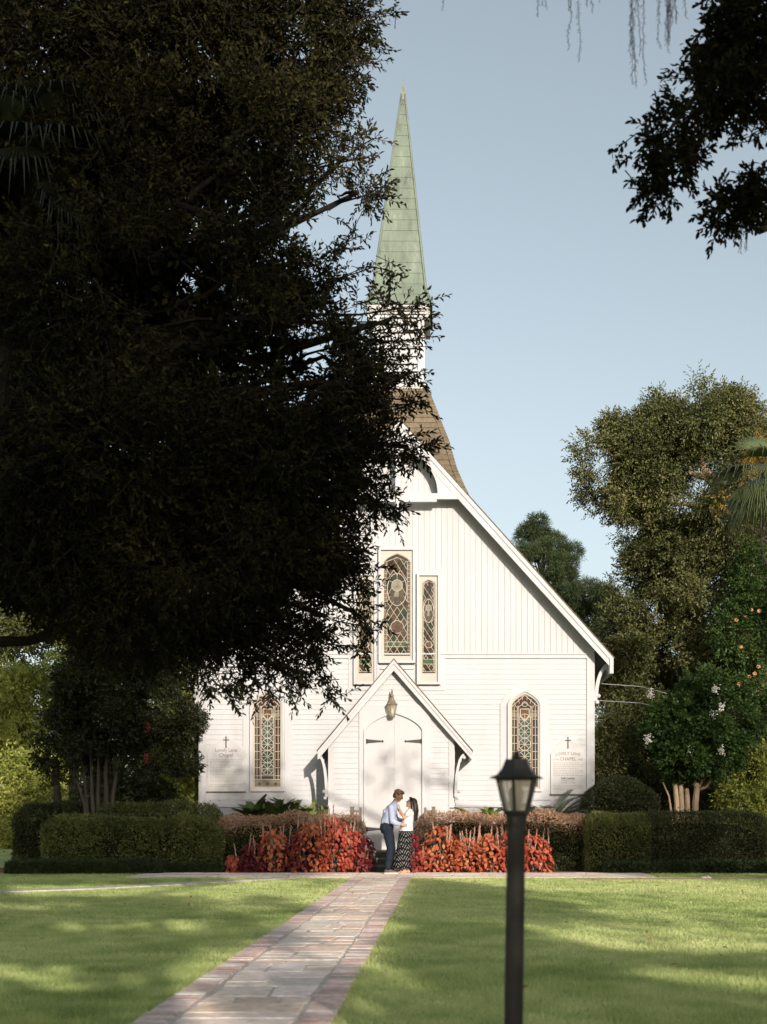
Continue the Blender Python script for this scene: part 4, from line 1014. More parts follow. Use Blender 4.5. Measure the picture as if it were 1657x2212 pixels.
wom = empty('person', W(.25, .02, 0), 'person in white top and long black white-patterned skirt tilting head back', 'person')
b = MB(); WY = .02
tor = [(.315, WY, .90, .105, .14), (.322, WY, 1.0, .105, .138), (.345, WY, 1.12, .095, .115), (.375, WY, 1.22, .098, .125), (.41, WY, 1.31, .095, .145), (.43, WY, 1.37, .07, .13), (.43, WY, 1.40, .05, .07), (.43, WY, 1.44, .043, .045), (.445, WY, 1.50, .044, .044)]
b.loft([W(*s[:3]) + tuple(s[3:]) for s in tor], n=22)
for sy in (-1, 1):
    lg = [(.29, WY + sy * .06, .88, .066), (.26, WY + sy * .075, .50, .052), (.33 + sy * .03, WY + sy * .07, .09, .034)]
    for p, q_ in zip(lg, lg[1:]): b.capsule(W(*p[:3]), p[3], W(*q_[:3]), q_[3])
    e = lg[-1]; b.capsule(W(e[0] + .03, e[1], .045), .034, W(e[0] - .06, e[1], .04), .032); b.capsule(W(e[0] - .06, e[1], .04), .032, W(e[0] - .14, e[1], .026), .022)
wan = [(.425, WY - .145, 1.365, .043), (.295, WY - .20, 1.225, .034), (.215, WY - .125, 1.385, .024)]; waf = [(.425, WY + .145, 1.365, .043), (.285, WY + .185, 1.25, .034), (.19, WY + .09, 1.34, .024)]
for ar in (wan, waf):
    for p, q_ in zip(ar, ar[1:]): b.capsule(W(*p[:3]), p[3], W(*q_[:3]), q_[3])
hand(b, W(.192, WY - .095, 1.435), (-.25, .25, .95), (-.9, .3, -.1), (.2, .95, .1), .92, .25); hand(b, W(.168, WY + .06, 1.385), (-.35, -.3, .9), (-.9, -.2, -.1), (.2, -.95, .1), .92, .25)
at2, rot2 = head(b, W(.445, WY, 1.545), (-.90, -.05, .42), .97)
fused(b, 'body', M_skin2, wom, .0055, 3); eyes(at2, .97, wom, M_eye)
c = MB(); c.loft([W(.335, WY, .935) + (.155, .175), W(.34, WY, 1.0) + (.145, .165), W(.355, WY, 1.10) + (.128, .15), W(.378, WY, 1.22) + (.125, .148), W(.41, WY, 1.31) + (.118, .165), W(.43, WY, 1.375) + (.09, .155), W(.43, WY, 1.405) + (.066, .09)], n=28, wob=lambda a, j: 1 + .03 * math.sin(a * 6 + j * 1.3) * (1.3 - j * .18))
for ar in (wan, waf):
    p, q_ = ar[0], ar[1]; v = Vector(q_[:3]) - Vector(p[:3]); e = Vector(p[:3]) + v * .45; c.capsule(W(*p[:3]), .056, W(*e), .058)
fused(c, 'blouse', mat('white_blouse', [(.3, (.54, .535, .525)), (.7, (.62, .615, .605))], rough=.8, scale=8, bmp=.3, bdist=.01), wom, .008, 2)
def skirt_mat():
    """black cloth with broken white strokes that meet in chevrons"""
    m, nt, b, out = new_mat('chevron_skirt')
    t = nt.nodes.new('ShaderNodeTexCoord'); sp = nt.nodes.new('ShaderNodeSeparateXYZ'); nt.links.new(t.outputs['Object'], sp.inputs[0])
    def mth(op, a, b_=None):
        n_ = nt.nodes.new('ShaderNodeMath'); n_.operation = op
        for i, v in enumerate((a, b_)):
            if v is None: continue
            if isinstance(v, (int, float)): n_.inputs[i].default_value = v
            else: nt.links.new(v, n_.inputs[i])
        return n_.outputs[0]
    xx = mth('ADD', sp.outputs[0], mth('MULTIPLY', sp.outputs[2], .14)); zig = mth('PINGPONG', mth('ADD', xx, 5.0), .13)
    ph = mth('ADD', mth('MULTIPLY', zig, 1.55), sp.outputs[2]); st_ = mth('LESS_THAN', mth('FRACT', mth('MULTIPLY', ph, 12.0)), .13)
    da = mth('GREATER_THAN', mth('FRACT', mth('ADD', mth('MULTIPLY', zig, 15.0), mth('MULTIPLY', mth('FLOOR', mth('MULTIPLY', ph, 12.0)), .37))), .28)
    f = mth('MULTIPLY', st_, da)
    mx = nt.nodes.new('ShaderNodeMix'); mx.data_type = 'RGBA'; nt.links.new(f, mx.inputs[0]); mx.inputs[6].default_value = (.006, .006, .007, 1); mx.inputs[7].default_value = (.42, .41, .39, 1)
    nt.links.new(mx.outputs[2], b.inputs['Base Color']); b.inputs['Roughness'].default_value = .85; b.inputs['Specular IOR Level'].default_value = .15
    return m
c = MB(); sk_ = [(.325, .98, .132, .152), (.315, .86, .145, .168), (.295, .70, .148, .172), (.27, .50, .158, .178), (.245, .30, .175, .192), (.222, .12, .198, .21), (.222, .115, .19, .20)]
c.loft([W(s[0], WY, s[1]) + (s[2], s[3]) for s in sk_], n=64, wob=lambda a, j: 1 + (.012 + .009 * j) * math.sin(a * 9 + j * .35) + .01 * math.sin(a * 5 + 1))
c.build('skirt', skirt_mat(), wom, smooth=True)
M_sandal = mat('tan_sandal', [(.3, (.30, .20, .13)), (.7, (.42, .30, .2))], rough=.6)
for sy in (-1, 1):
    ex = .33 + sy * .03; c = MB(); c.loft([W(ex - .055, WY + sy * .07, .0) + (.125, .044), W(ex - .055, WY + sy * .07, .022) + (.125, .044)], n=18); c.tube([W(ex - .09, WY + sy * .07 - .043, .02), W(ex - .085, WY + sy * .07, .078), W(ex - .09, WY + sy * .07 + .043, .02)], .010, n=6); c.build('sandal', M_sandal, wom)
c = MB(); H = at2                                      # long dark hair
c.ball(H(-.028, 0, .040), .100, .088, .092, n=18, m=12, rot=rot2); c.ball(H(-.065, 0, -.03), .06, .08, .09, n=14, rot=rot2)
for yy, sw in ((-.06, .0), (-.02, .02), (.02, .03), (.06, .01)):
    ps = [W(.50, WY + yy, 1.60), W(.535 + sw * .3, WY + yy * 1.25, 1.50), W(.535 + sw, WY + yy * 1.35, 1.38), W(.53 + sw, WY + yy * 1.1, 1.28), W(.525 + sw * 1.5, WY + yy * .8, 1.18 - abs(yy) * .4)]
    for i in range(4): c.capsule(ps[i], (.05, .052, .046, .034)[i], ps[i + 1], (.052, .046, .034, .014)[i])
for e in (-1, 1): c.capsule(H(.01, e * .078, .05), .024, W(.475, WY + e * .10, 1.37), .026)
c.ball(H(.045, 0, .098), .05, .066, .028, rot=rot2)
fused(c, 'hair', hair_mat('dark_hair', (.008, .006, .005), (.030, .020, .014)), wom, .008, 3)
# ------------------------------------------------------------------ trees and plants
ML_oak = leaf_mat('shaded_live_oak_leaf', [(.008, .010, .004), (.016, .017, .006), (.050, .042, .014)], trans=.10, rough=.6, spec=.05)  # near-black: shade of the big crown is put into the leaf colour
ML_oakdark = leaf_mat('deep_shade_oak_leaf', [(.007, .009, .004), (.012, .014, .006), (.024, .022, .008)], trans=.05, rough=.6, spec=.05)  # darker oak leaf copy, deep shade put into the colour
ML_sunoak = leaf_mat('sunlit_oak_leaf', [(.045, .056, .018), (.105, .115, .038), (.21, .195, .075)], trans=.22, rough=.5)  # lit counterpart of the shaded oak leaf colours
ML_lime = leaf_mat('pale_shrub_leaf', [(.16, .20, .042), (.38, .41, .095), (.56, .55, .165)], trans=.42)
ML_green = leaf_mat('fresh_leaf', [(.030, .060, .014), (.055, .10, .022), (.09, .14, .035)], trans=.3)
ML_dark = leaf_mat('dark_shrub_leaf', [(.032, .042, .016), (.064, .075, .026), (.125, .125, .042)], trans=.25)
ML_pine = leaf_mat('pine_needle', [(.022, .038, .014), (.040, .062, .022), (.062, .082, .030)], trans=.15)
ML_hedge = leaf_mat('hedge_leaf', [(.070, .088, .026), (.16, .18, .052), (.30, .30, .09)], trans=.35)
ML_lorop = leaf_mat('pink_tipped_leaf', [(.065, .092, .028), (.12, .135, .045), (.34, .22, .11), (.56, .34, .22)], trans=.25)
ML_border = leaf_mat('border_leaf', [(.020, .034, .011), (.038, .058, .018), (.06, .085, .026)], trans=.2)
M_twig = mat('dark_twig', [(.3, (.018, .014, .010)), (.7, (.04, .032, .023))], rough=.9, scale=12, spec=.05)
M_darkbark = mat('shaded_bark', [(.3, (.008, .007, .005)), (.7, (.024, .020, .015))], rough=.95, scale=9, stretch=(1, 1, .3), bmp=.6, bdist=.03, spec=.05)  # oak bark darkened: shade under the crown put into the colour
M_core = mat('hedge_core', [(.3, (.010, .011, .006)), (.7, (.020, .020, .010))], rough=.95, scale=12, spec=.05)  # dark filler for the hedge cores, inner shade put into the colour
def tree(name, loc, label, group, lobes, ncl, per, tl, L, W_, mats, seed, trunk=None, limbs=True, nscale=.6, thr=.35, surf=.65, amp=.3, aniso=(1, 1, 1), tv=.25, shape=4, twigs=False, nolimb=0, droop=.15, extra=None, r0=.3, cat='tree', sub=0, cull=None):
    """trunk: list of (x, y, z, r). Limbs run from the trunk top to every lobe; the crown is leaf twigs spread through the lobes."""
    rg = np.random.default_rng(seed)
    root = empty(name, loc, label, cat, group)
    C, D = lobe_points(rg, lobes, ncl, nscale, thr, surf, amp, aniso, seed * 1.37)
    if cull is not None: kk = cull(C, rg); C, D = C[kk], D[kk]
    if extra is not None: C = np.concatenate([C, extra[0]]); D = np.concatenate([D, extra[1]])
    tc = np.clip(vnoise(C * .9 + 5) * .7 + .3 * rg.random(len(C)), 0, 1)
    B, d, n_, LL, WW, t, T = twig_leaves(rg, C, D, per, tl, L, W_, tintc=tc, tv=tv, droop=droop)
    ex = None
    if twigs:
        ex = MB()
        for c, tt in zip(C, T): ex.tube([c - tt * tl * .6, c + tt * tl], [.006, .003], n=3, caps=False)
    me = leaf_mesh('crown', B, d, n_, LL, WW, t, [mats, M_twig], org(root), shape, extra=ex); link('crown', me, root)
    if trunk:
        q = MB(); q.tube([p[:3] for p in trunk], [p[3] for p in trunk], n=14)
        top = Vector(trunk[-1][:3]); mid = Vector(trunk[len(trunk) // 2][:3])
        if limbs:
            for i, l in enumerate(lobes):
                if i < nolimb: continue
                a = top if i % 3 else Vector(trunk[-2][:3]); e = Vector(l[:3]); Lg = (e - a).length
                ra = max(.03, min(trunk[-1][3] * .8, .012 * Lg + .03)) if r0 is None else max(.03, min(r0, .014 * Lg + .03))
                pth = limb_path(rg, a, e, 6, .04, .05); q.tube(pth, [ra * (1 - .75 * k / 6) for k in range(7)], n=7)
                for _ in range(sub):
                    dd = Vector(unit(rg.normal(size=(1, 3)))[0]); e2 = e + Vector((dd.x * l[3], dd.y * l[4], dd.z * l[5])) * .85
                    s_ = pth[rg.integers(3, 7)]; q.tube(limb_path(rg, s_, e2, 4, .03, .06), [ra * .3, ra * .25, ra * .2, ra * .14, .008], n=5)
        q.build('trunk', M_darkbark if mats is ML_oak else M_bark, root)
    return root
def sprays(rg, paths, Y, step=.055, rad=.05):
    C, D = [], []
    for ps in paths:
        w = [Vector(P(p[0], p[1], Y + (p[2] if len(p) > 2 else 0))) for p in ps]
        for a, b_ in zip(w, w[1:]):
            m = max(1, int((b_ - a).length / step)); dr = (b_ - a).normalized()
            for i in range(m):
                C.append(np.array(a.lerp(b_, i / m)) + rg.normal(size=3) * rad); D.append(np.array(dr))
    return np.array(C), np.array(D)
# -- the big dark oak on the near left
rg = np.random.default_rng(77)
left = [(120, 130, 260, 260, 18.5, 1.7, 1), (400, 100, 230, 220, 18.3, 1.7, 1), (610, 90, 140, 150, 18.6, 1.3, 1), (740, 45, 70, 60, 18.6, .5, .8), (740, 165, 48, 48, 18.5, .4, .7), (680, 235, 70, 70, 18.2, .6, .8), (540, 320, 190, 150, 18, 1.4, 1), (745, 340, 62, 42, 18, .45, .8), (775, 415, 55, 38, 18, .4, .8), (680, 420, 62, 40, 18, .5, .7),
        (240, 390, 270, 200, 18, 1.6, 1), (590, 455, 110, 50, 17.9, .8, .8), (545, 560, 110, 55, 17.7, .8, .8), (440, 620, 180, 120, 17.6, 1.4, 1), (560, 700, 140, 100, 17.5, 1, .9), (655, 610, 75, 45, 17.6, .6, .8), (650, 690, 95, 55, 17.6, .6, .8), (200, 690, 260, 230, 17.6, 1.6, 1), (700, 770, 90, 75, 17.5, .7, .8), (580, 850, 200, 160, 17.2, 1.3, 1), (770, 825, 85, 62, 17.3, .6, .7), (845, 868, 52, 32, 17.1, .3, .5), (845, 690, 60, 46, 17, .35, .26), (800, 700, 40, 60, 17.2, .35, .4), (865, 815, 42, 18, 17, .22, .5), (880, 965, 40, 18, 17, .22, .5),
        (290, 1000, 290, 230, 17.2, 1.6, 1), (610, 1010, 190, 130, 17.1, 1.1, 1), (770, 930, 70, 38, 17, .4, .7), (800, 985, 60, 30, 17, .35, .7), (770, 1085, 80, 36, 17, .35, .75), (570, 1180, 160, 100, 17, 1, .9), (705, 1200, 85, 62, 17, .5, .9), (735, 1270, 62, 46, 17, .4, .9), (772, 1235, 38, 34, 17, .3, .7), (770, 1325, 44, 58, 17, .3, .9), (700, 1330, 55, 50, 17, .4, .7), (430, 1230, 190, 165, 17, 1.2, 1), (540, 1330, 70, 60, 17, .6, .8), (600, 1400, 80, 60, 17, .5, .7), (670, 1390, 48, 42, 17, .3, .5), (480, 1440, 55, 60, 17, .4, .6), (620, 1455, 45, 42, 17, .3, .45),
        (160, 1200, 240, 160, 17.4, 1.4, 1), (300, 1350, 160, 90, 17.3, 1, .9), (-60, 700, 160, 400, 18.4, 1.6, .5), (420, -120, 300, 120, 19, 1.6, .5)]
lobes = [lb(*l) for l in left]
paths = [[(690, 575), (735, 530), (785, 506)], [(700, 610), (770, 590), (805, 578), (838, 582), (850, 612)], [(760, 660), (830, 640), (880, 668), (935, 648)], [(790, 720), (860, 705), (915, 690), (940, 700)], [(800, 690), (835, 655), (845, 620)], [(810, 740), (880, 735), (930, 728)], [(840, 880), (900, 870), (925, 882)], [(830, 960), (890, 950), (935, 972)], [(850, 990), (895, 985), (908, 1000)], [(790, 1100), (850, 1095), (870, 1135)], [(760, 1030), (800, 1050), (860, 1062)], [(690, 1420), (705, 1470), (722, 1525)], [(700, 1470), (730, 1500), (745, 1498)], [(640, 1460), (650, 1500), (640, 1515)], [(520, 1440), (560, 1480), (575, 1512)], [(460, 1470), (500, 1505), (540, 1515)], [(430, 1440), (445, 1490), (470, 1510)], [(560, 1440), (600, 1490), (625, 1500)], [(770, 320), (805, 300), (812, 305)], [(790, 420), (835, 415), (845, 425)], [(740, 480), (760, 495), (745, 520)], [(800, 40), (850, 15), (862, 12)], [(780, 130), (815, 128), (825, 115)], [(790, 1230), (806, 1235), (812, 1228)], [(780, 1360), (818, 1362), (822, 1358)], [(690, 1205), (750, 1222), (805, 1235)], [(720, 1290), (770, 1302), (812, 1300)], [(720, 1340), (780, 1352), (815, 1364)], [(690, 1390), (750, 1395), (785, 1408)], [(750, 1185), (790, 1215)], [(720, 1255), (765, 1262), (803, 1270)], [(740, 1318), (800, 1332)], [(760, 1240), (775, 1290), (780, 1330)], [(770, 1350), (785, 1400)]]
ex = sprays(rg, paths, 17.0)
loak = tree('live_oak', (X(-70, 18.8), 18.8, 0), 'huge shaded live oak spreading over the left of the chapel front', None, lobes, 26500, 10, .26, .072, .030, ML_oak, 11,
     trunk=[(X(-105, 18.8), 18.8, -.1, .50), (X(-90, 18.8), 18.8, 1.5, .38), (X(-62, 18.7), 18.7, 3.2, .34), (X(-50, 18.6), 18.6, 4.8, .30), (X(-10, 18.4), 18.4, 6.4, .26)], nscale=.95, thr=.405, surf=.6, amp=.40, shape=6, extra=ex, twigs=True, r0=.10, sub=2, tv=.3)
q = MB(); q.tube([P(-60, 1388, 18.5), P(0, 1386, 18.1), P(60, 1385, 17.8), P(105, 1372, 17.6), (P(150, 1330, 17.5)), P(230, 1290, 17.4)], [.12, .075, .06, .065, .055, .04], n=10); q.build('limb', M_darkbark, loak)
for ps, r_ in (([(380, 440), (480, 470), (530, 520), (570, 560), (640, 620)], .035), ([(640, 1300), (590, 1330), (520, 1360)], .018), ([(560, 690), (700, 700), (850, 700)], .016), ([(620, 850), (760, 850), (880, 865)], .016)):
    q = MB(); q.tube([P(p[0], p[1], 17.3) for p in ps], [r_ * (1 - .6 * i / len(ps)) for i in range(len(ps))], n=6); q.build('branch', M_darkbark, loak)
for ps in paths: q = MB(); q.tube([P(p[0], p[1], 17.0) for p in ps], [.008] * (len(ps) - 1) + [.003], n=4); q.build('twig', M_twig, loak)
# dense inner foliage that lets little light through
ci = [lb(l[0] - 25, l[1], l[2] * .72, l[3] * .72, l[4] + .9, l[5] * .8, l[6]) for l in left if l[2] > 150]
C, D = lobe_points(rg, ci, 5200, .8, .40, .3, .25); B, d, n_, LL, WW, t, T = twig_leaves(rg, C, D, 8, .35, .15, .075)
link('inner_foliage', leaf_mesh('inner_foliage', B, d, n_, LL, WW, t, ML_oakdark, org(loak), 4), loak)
# -- oak on the right whose limb tips enter at the upper corner, and the limb with moss overhead
rl_ = [(1625, 60, 70, 65, 11.5, .5, 1), (1570, 110, 55, 45, 11.5, .35, .9), (1510, 210, 60, 50, 11.4, .4, .9), (1590, 200, 55, 55, 11.5, .35, .8), (1450, 275, 60, 42, 11.3, .35, .9), (1395, 335, 42, 42, 11.2, .28, .9), (1470, 345, 40, 36, 11.3, .25, .7), (1418, 395, 34, 36, 11.3, .25, .8), (1630, 290, 45, 35, 11.5, .35, .6), (1640, 430, 50, 34, 11.5, .32, 1), (1580, 458, 42, 30, 11.5, .28, 1), (1720, 130, 60, 150, 11.5, .6, .7)]
ro = [lb(*l) for l in rl_]
roff = [(2.6, 11.5, 9.3, 1.0, 1.2, .35, .10), (6.4, 11.5, 8.9, 1.0, 1.4, .3, .045), (14.5, 12, 9.5, 3.4, 3.4, 2.6, .2), (12.8, 9.0, 7.5, 2.0, 2.4, 1.6, .2)]  # off-frame leaf masses; the first two added to dapple the chapel front
exr = sprays(np.random.default_rng(8), [[(1400, 400), (1418, 430), (1416, 446)], [(1440, 330), (1480, 350), (1500, 362)], [(1540, 485), (1548, 500), (1553, 515)], [(1350, 330), (1344, 340), (1352, 380)], [(1700, 420), (1620, 445), (1545, 480)], [(1560, 20), (1548, 30), (1540, 45)], [(1540, 70), (1500, 130), (1470, 150)]], 11.4, .05, .04)
roak = tree('live_oak', (13, 12, 0), 'dark oak whose leafy limb tips reach in at the upper corner opposite the steeple', None, ro + roff, 6500, 10, .17, .060, .031, ML_oakdark, 21,
     trunk=[(13, 12, -.1, .6), (13, 12, 2, .5), (12.6, 12.2, 4.4, .46), (12.2, 12.4, 6.0, .42)], nscale=2.0, thr=.405, surf=.5, shape=6, extra=exr, twigs=True, r0=.10, sub=3, nolimb=len(rl_))
for pp, rr_ in (([P(1700, 470, 11.5), P(1640, 500, 11.5), P(1600, 470, 11.5), P(1560, 490, 11.5)], [.045, .026, .015, .007]), ([(12.4, 12.3, 5.8), (8.5, 11.8, 7.0), (5, 11.5, 7.4), P(1720, 160, 11.6), P(1640, 150, 11.5), P(1560, 130, 11.5), P(1470, 250, 11.4), P(1400, 340, 11.3)], [.22, .15, .10, .06, .035, .025, .017, .008]), ([(5, 11.5, 7.4), (3.4, 11.4, 6.6), P(1700, 470, 11.5)], [.07, .05, .045]),
        ([(12.4, 12.3, 6.2), (9, 10.5, 7.6), (5, 9.4, 8.0), (2, 9.0, 7.6), (0, 9.0, 7.25)], [.25, .17, .11, .08, .04])):
    q = MB(); q.tube(pp, rr_, n=9); q.build('branch', M_bark, roak)
# -- Spanish moss hanging from the limb overhead
M_moss = mat('spanish_moss', [(.3, (.055, .060, .050)), (.7, (.11, .115, .095))], rough=.95, scale=30, spec=.1)
def moss(px, py, wd, Y, label, n=5, seed=0, ztop=None, group='strands of moss hanging from the limb overhead'):
    r = random.Random(seed); zt = (Z(0, Y) + .55) if ztop is None else ztop; q = MB()
    for i in range(n):
        x = X(px, Y) + r.uniform(-1, 1) * wd; yy = Y + r.uniform(-1, 1) * wd; ze = Z(py, Y) + (0 if i == 0 else abs(r.gauss(0, .35)) * (zt - Z(py, Y)))
        z = zt; pp = [(x, yy, z)]
        while z > ze:
            z -= .018; x += r.gauss(0, .0035); yy += r.gauss(0, .0035); pp.append((x, yy, z))
            th = (z - ze) / (zt - ze + 1e-6)
            for _ in range(2 if r.random() < .35 + .5 * th else 1):
                a = r.uniform(0, 2 * PI); l = r.uniform(.008, .032) * (.5 + .7 * th)
                q.tube([(x, yy, z), (x + l * math.cos(a) * .7, yy + l * math.sin(a) * .7, z - l * .3), (x + l * math.cos(a), yy + l * math.sin(a), z - l * 1.1)], [.0016, .0014, .0008], n=3, caps=False)
        q.tube(pp, .0022, n=3, caps=False)
    return tag(q.build('spanish_moss', M_moss, None, fix=False), label, 'moss', group)
for i, (px, py, wd, n_, lab) in enumerate([(945, 22, .02, 3, 'short wisp of grey moss hanging alone above the steeple tip'), (1173, 34, .035, 5, 'short tuft of grey moss between the steeple and the thin long wisp'), (1236, 122, .025, 4, 'thin long wisp of grey moss with a bare straggling tip'), (1290, 24, .06, 4, 'faint low fringe of grey moss just under the top edge'),
        (1373, 190, .03, 6, 'longest strand of grey moss hanging against the open sky'), (1404, 38, .012, 2, 'tiny single wisp of moss beside the longest strand'), (1437, 112, .045, 9, 'thickest forked clump of grey moss beside the oak limb'), (1461, 46, .03, 7, 'stubby dark clump of moss nearest the oak limb')]):
    moss(px, py, wd, 9.0, lab, n_, i)
moss(1607, 545, .04, 11.5, 'dark moss tuft hanging below the lower oak limb tip', 8, 31, Z(470, 11.5), None); moss(1520, 320, .015, 11.4, 'tiny moss thread under the upper oak limb', 3, 33, Z(290, 11.4), None)
# -- oaks behind the photographer's back, whose crowns shade the lawn
def shatter(ls, k_, f, seed, keep=.55, rr=.72):
    """break each smooth lobe into a core and several smaller tufts round its outside"""
    r = np.random.default_rng(seed); out = []
    for l in ls:
        out.append((l[0], l[1], l[2], l[3] * rr, l[4] * rr, l[5] * rr, l[6] * keep))
        for _ in range(k_):
            d = unit(r.normal(size=(1, 3)))[0]; q = f * r.uniform(.6, 1.25); s_ = r.uniform(.66, 1.12)
            out.append((l[0] + d[0] * l[3] * s_, l[1] + d[1] * l[4] * s_, l[2] + d[2] * l[5] * s_, max(.12, l[3] * q), max(.12, l[4] * q), max(.10, l[5] * q * .8), l[6]))
    return out
def gaps_(*gs):
    """openings cut through the crown along the sun direction, to let chosen streaks of light through"""
    def f(C, rg_):
        k_ = np.ones(len(C), bool); xx = C[:, 0] + .325 * (C[:, 1] + 9); zz = C[:, 2] + .2916 * (C[:, 1] + 9) + .5 * (vnoise(C * np.array([.6, .6, .1]) + 9) - .5)
        for x0, x1, z0, z1, p in gs: k_ &= ~((xx > x0 - .2) & (xx < x1 + .2) & (zz > z0 - .06) & (zz < z1 + .04) & (rg_.random(len(C)) < p))
        xl = xx - .325 * zz / .2916
        k_ &= ~((xl > -2.2) & (xl < -.35) & (zz < 10.6) & (vnoise(np.stack([xl, zz * 1.6, xl * 0], 1) + 4) > .42))  # crown also opened above the path, to bring sun onto it
        return k_
    return f
GAPS = gaps_((12.3, 17.5, 9.4, 10.9, 1), (11.5, 16.5, 8.5, 9.3, .97), (11, 15, 7.8, 8.4, .97), (9.2, 13.2, 7.05, 7.65, .97), (9.0, 11.6, 6.5, 7.0, .97), (8.2, 9.8, 5.5, 6.1, .97), (3.4, 8.6, 9.1, 10.4, 1), (3.8, 5.6, 7.0, 7.5, 1), (2.3, 3.6, 5.6, 6.2, 1), (4.2, 5.0, 5.7, 6.1, 1), (6.5, 7.8, 7.0, 7.6, 1), (2.0, 4.0, 8.3, 8.7, 1))
def back_oak(loc, lobes, n, label, seed, thr, cull=None, group='oaks behind the lawn that shade it'):
    return tree('live_oak', loc, label, group, lobes, n, 8, .3, .165, .085, ML_oakdark, seed, trunk=[(loc[0], loc[1], -.1, .6), (loc[0], loc[1], 2, .5), (loc[0] + .3, loc[1], 4.5, .45)], nscale=.75, thr=thr, surf=.2, amp=.3, aniso=(.3, .3, 1.25), r0=.16, cull=cull)
BL = 'shade oak standing across the lawn from the chapel, out of the picture'
back_oak((3.5, -9, 0), [(3.6, -9, 12.5, 4.6, 3.5, 5.6, 1), (1.0, -9, 8, 5, 3.5, 4.4, 1), (-5.5, -8.5, 7.0, 5, 3.5, 4.4, .8), (5.5, -8.5, 5.2, 3.6, 2.6, 2.6, 1), (9.2, -9, 13.0, 1.5, 2.5, 1.9, .8)], 23000, BL, 41, .30, GAPS)
back_oak((13.5, -9, 0), [(10.5, -9, 6.6, 4.2, 3, 4.2, 1.2), (15.5, -9, 6.4, 4.2, 3, 4.2, 1.1), (12.5, -9.5, 8.8, 4.0, 2.6, 2.0, .8)], 15500, BL, 42, .34, GAPS)
back_oak((24, -9, 0), [(22.5, -9, 8.6, 4.2, 3.5, 5.0, 1), (28.5, -9, 10, 4.5, 3.5, 7.0, 1), (20.5, -9.5, 7, 3.0, 3, 5.0, 1), (18.0, -9, 13.2, 1.5, 2, 2.6, .5)], 12500, BL, 43, .36, GAPS)
# -- hedges
def hedge(name, label, box, L, W_, n, m, seed, rnd_=.3, wob=.05, top=None, group=None, cat='hedge', core=True, gaps=None):
    x0, x1, y0, y1, z0, z1 = box; rg = np.random.default_rng(seed)
    root = empty(name, ((x0 + x1) / 2, (y0 + y1) / 2, z0), label, cat, group)
    p = rg.random((n * 2, 3)); f = rg.random(n * 2)
    # mostly close to the faces
    ax = rg.integers(0, 4, n * 2); dep = rg.random(n * 2) ** 2 * .22
    p[:, 2] = np.where(ax == 0, 1 - dep, p[:, 2]); p[:, 1] = np.where((ax == 1) | (ax == 2), dep, p[:, 1]); s_ = ax == 3
    p[s_, 0] = np.where(rg.random(s_.sum()) < .5, dep[s_] * .4, 1 - dep[s_] * .4)
    nx, ny, nz = p[:, 0] * 2 - 1, p[:, 1] * 2 - 1, p[:, 2]
    wx, wy, wz = x1 - x0, y1 - y0, z1 - z0
    # round the ends and the top edges
    ex_ = np.clip((np.abs(nx) - 1 + rnd_ * 2 / max(wx, 1e-3) * 1.0) / (rnd_ * 2 / wx), 0, 1); top_ = 1 - .22 * ex_ ** 2
    cut = np.sqrt(np.clip(1 - ex_ ** 2 * .8, 0, 1))
    Q = np.stack([x0 + p[:, 0] * wx, (y0 + y1) / 2 + ny * wy / 2 * (1 - .25 * np.clip(nz - .75, 0, 1) * 4 * .3) * (.6 + .4 * cut), z0 + nz * wz * top_], 1)
    wv = (vnoise(Q * 1.7 + seed) - .5) * 2 * wob + (vnoise(Q * 6 + seed) - .5) * wob
    D = np.stack([np.where(ax == 3, np.sign(nx), 0), np.where((ax == 1) | (ax == 2), -1.0, 0), np.where(ax == 0, 1.0, .25)], 1).astype(float)
    Q = Q + D * (wv + np.where(rg.random(len(Q)) < .05, rg.exponential(.05, len(Q)), 0))[:, None]
    if gaps is not None: k = gaps(Q, rg); Q, D, nz, p = Q[k], D[k], nz[k], p[k]
    Q, D, nz2 = Q[:n], D[:n], nz[:n]
    N = len(Q); d = unit(D * .5 + rg.normal(size=(N, 3)) * .6 + np.array([0, -.1, .25]))
    t = np.clip(vnoise(Q * 3.1) * .5 + .4 * rg.random(N) + (.0 if m is not ML_lorop else np.clip((nz2 - .62) * 2.0, -.35, .5)), 0, 1)
    me = leaf_mesh('foliage', Q, d, unit(rg.normal(size=(N, 3)) + D * .6 + np.array([0, 0, .3])), L * (.7 + .6 * rg.random(N)), W_ * (.8 + .4 * rg.random(N)), t, m, org(root), 4); link('foliage', me, root)
    if core:
        q = MB(); c_in = .17; r2 = random.Random(seed); nx_ = max(3, int(wx / .25))
        secs = []
        for i in range(nx_ + 1):
            u = i / nx_; e = math.sin(PI * min(1, max(0.0, min(u, 1 - u) * wx / (2 * rnd_) if rnd_ else .5)) / 2 ) if min(u, 1 - u) * wx < rnd_ * 2 else 1
            e = max(.25, e); xx = x0 + c_in + u * (wx - 2 * c_in); h_ = wz * (.80 + .05 * r2.random()) * (.75 + .25 * e); yh = (wy / 2 - .13) * (.55 + .45 * e)
            yc = (y0 + y1) / 2
            secs.append([(xx, yc - yh, z0), (xx, yc - yh, z0 + h_ * .75), (xx, yc - yh * .7, z0 + h_), (xx, yc + yh * .7, z0 + h_), (xx, yc + yh, z0 + h_ * .75), (xx, yc + yh, z0)])
        vs = [v for s in secs for v in s]; fs = [(i * 6 + j, i * 6 + j + 1, (i + 1) * 6 + j + 1, (i + 1) * 6 + j) for i in range(nx_) for j in range(5)] + [tuple(range(6)), tuple(range(nx_ * 6 + 5, nx_ * 6 - 1, -1))]
        q.add(vs, fs); q.build('twigs', M_core, root)  # solid dark body added to block light inside the hedge
    return root
zt = lambda py, Y: Z(py, Y)
HY = 32.6
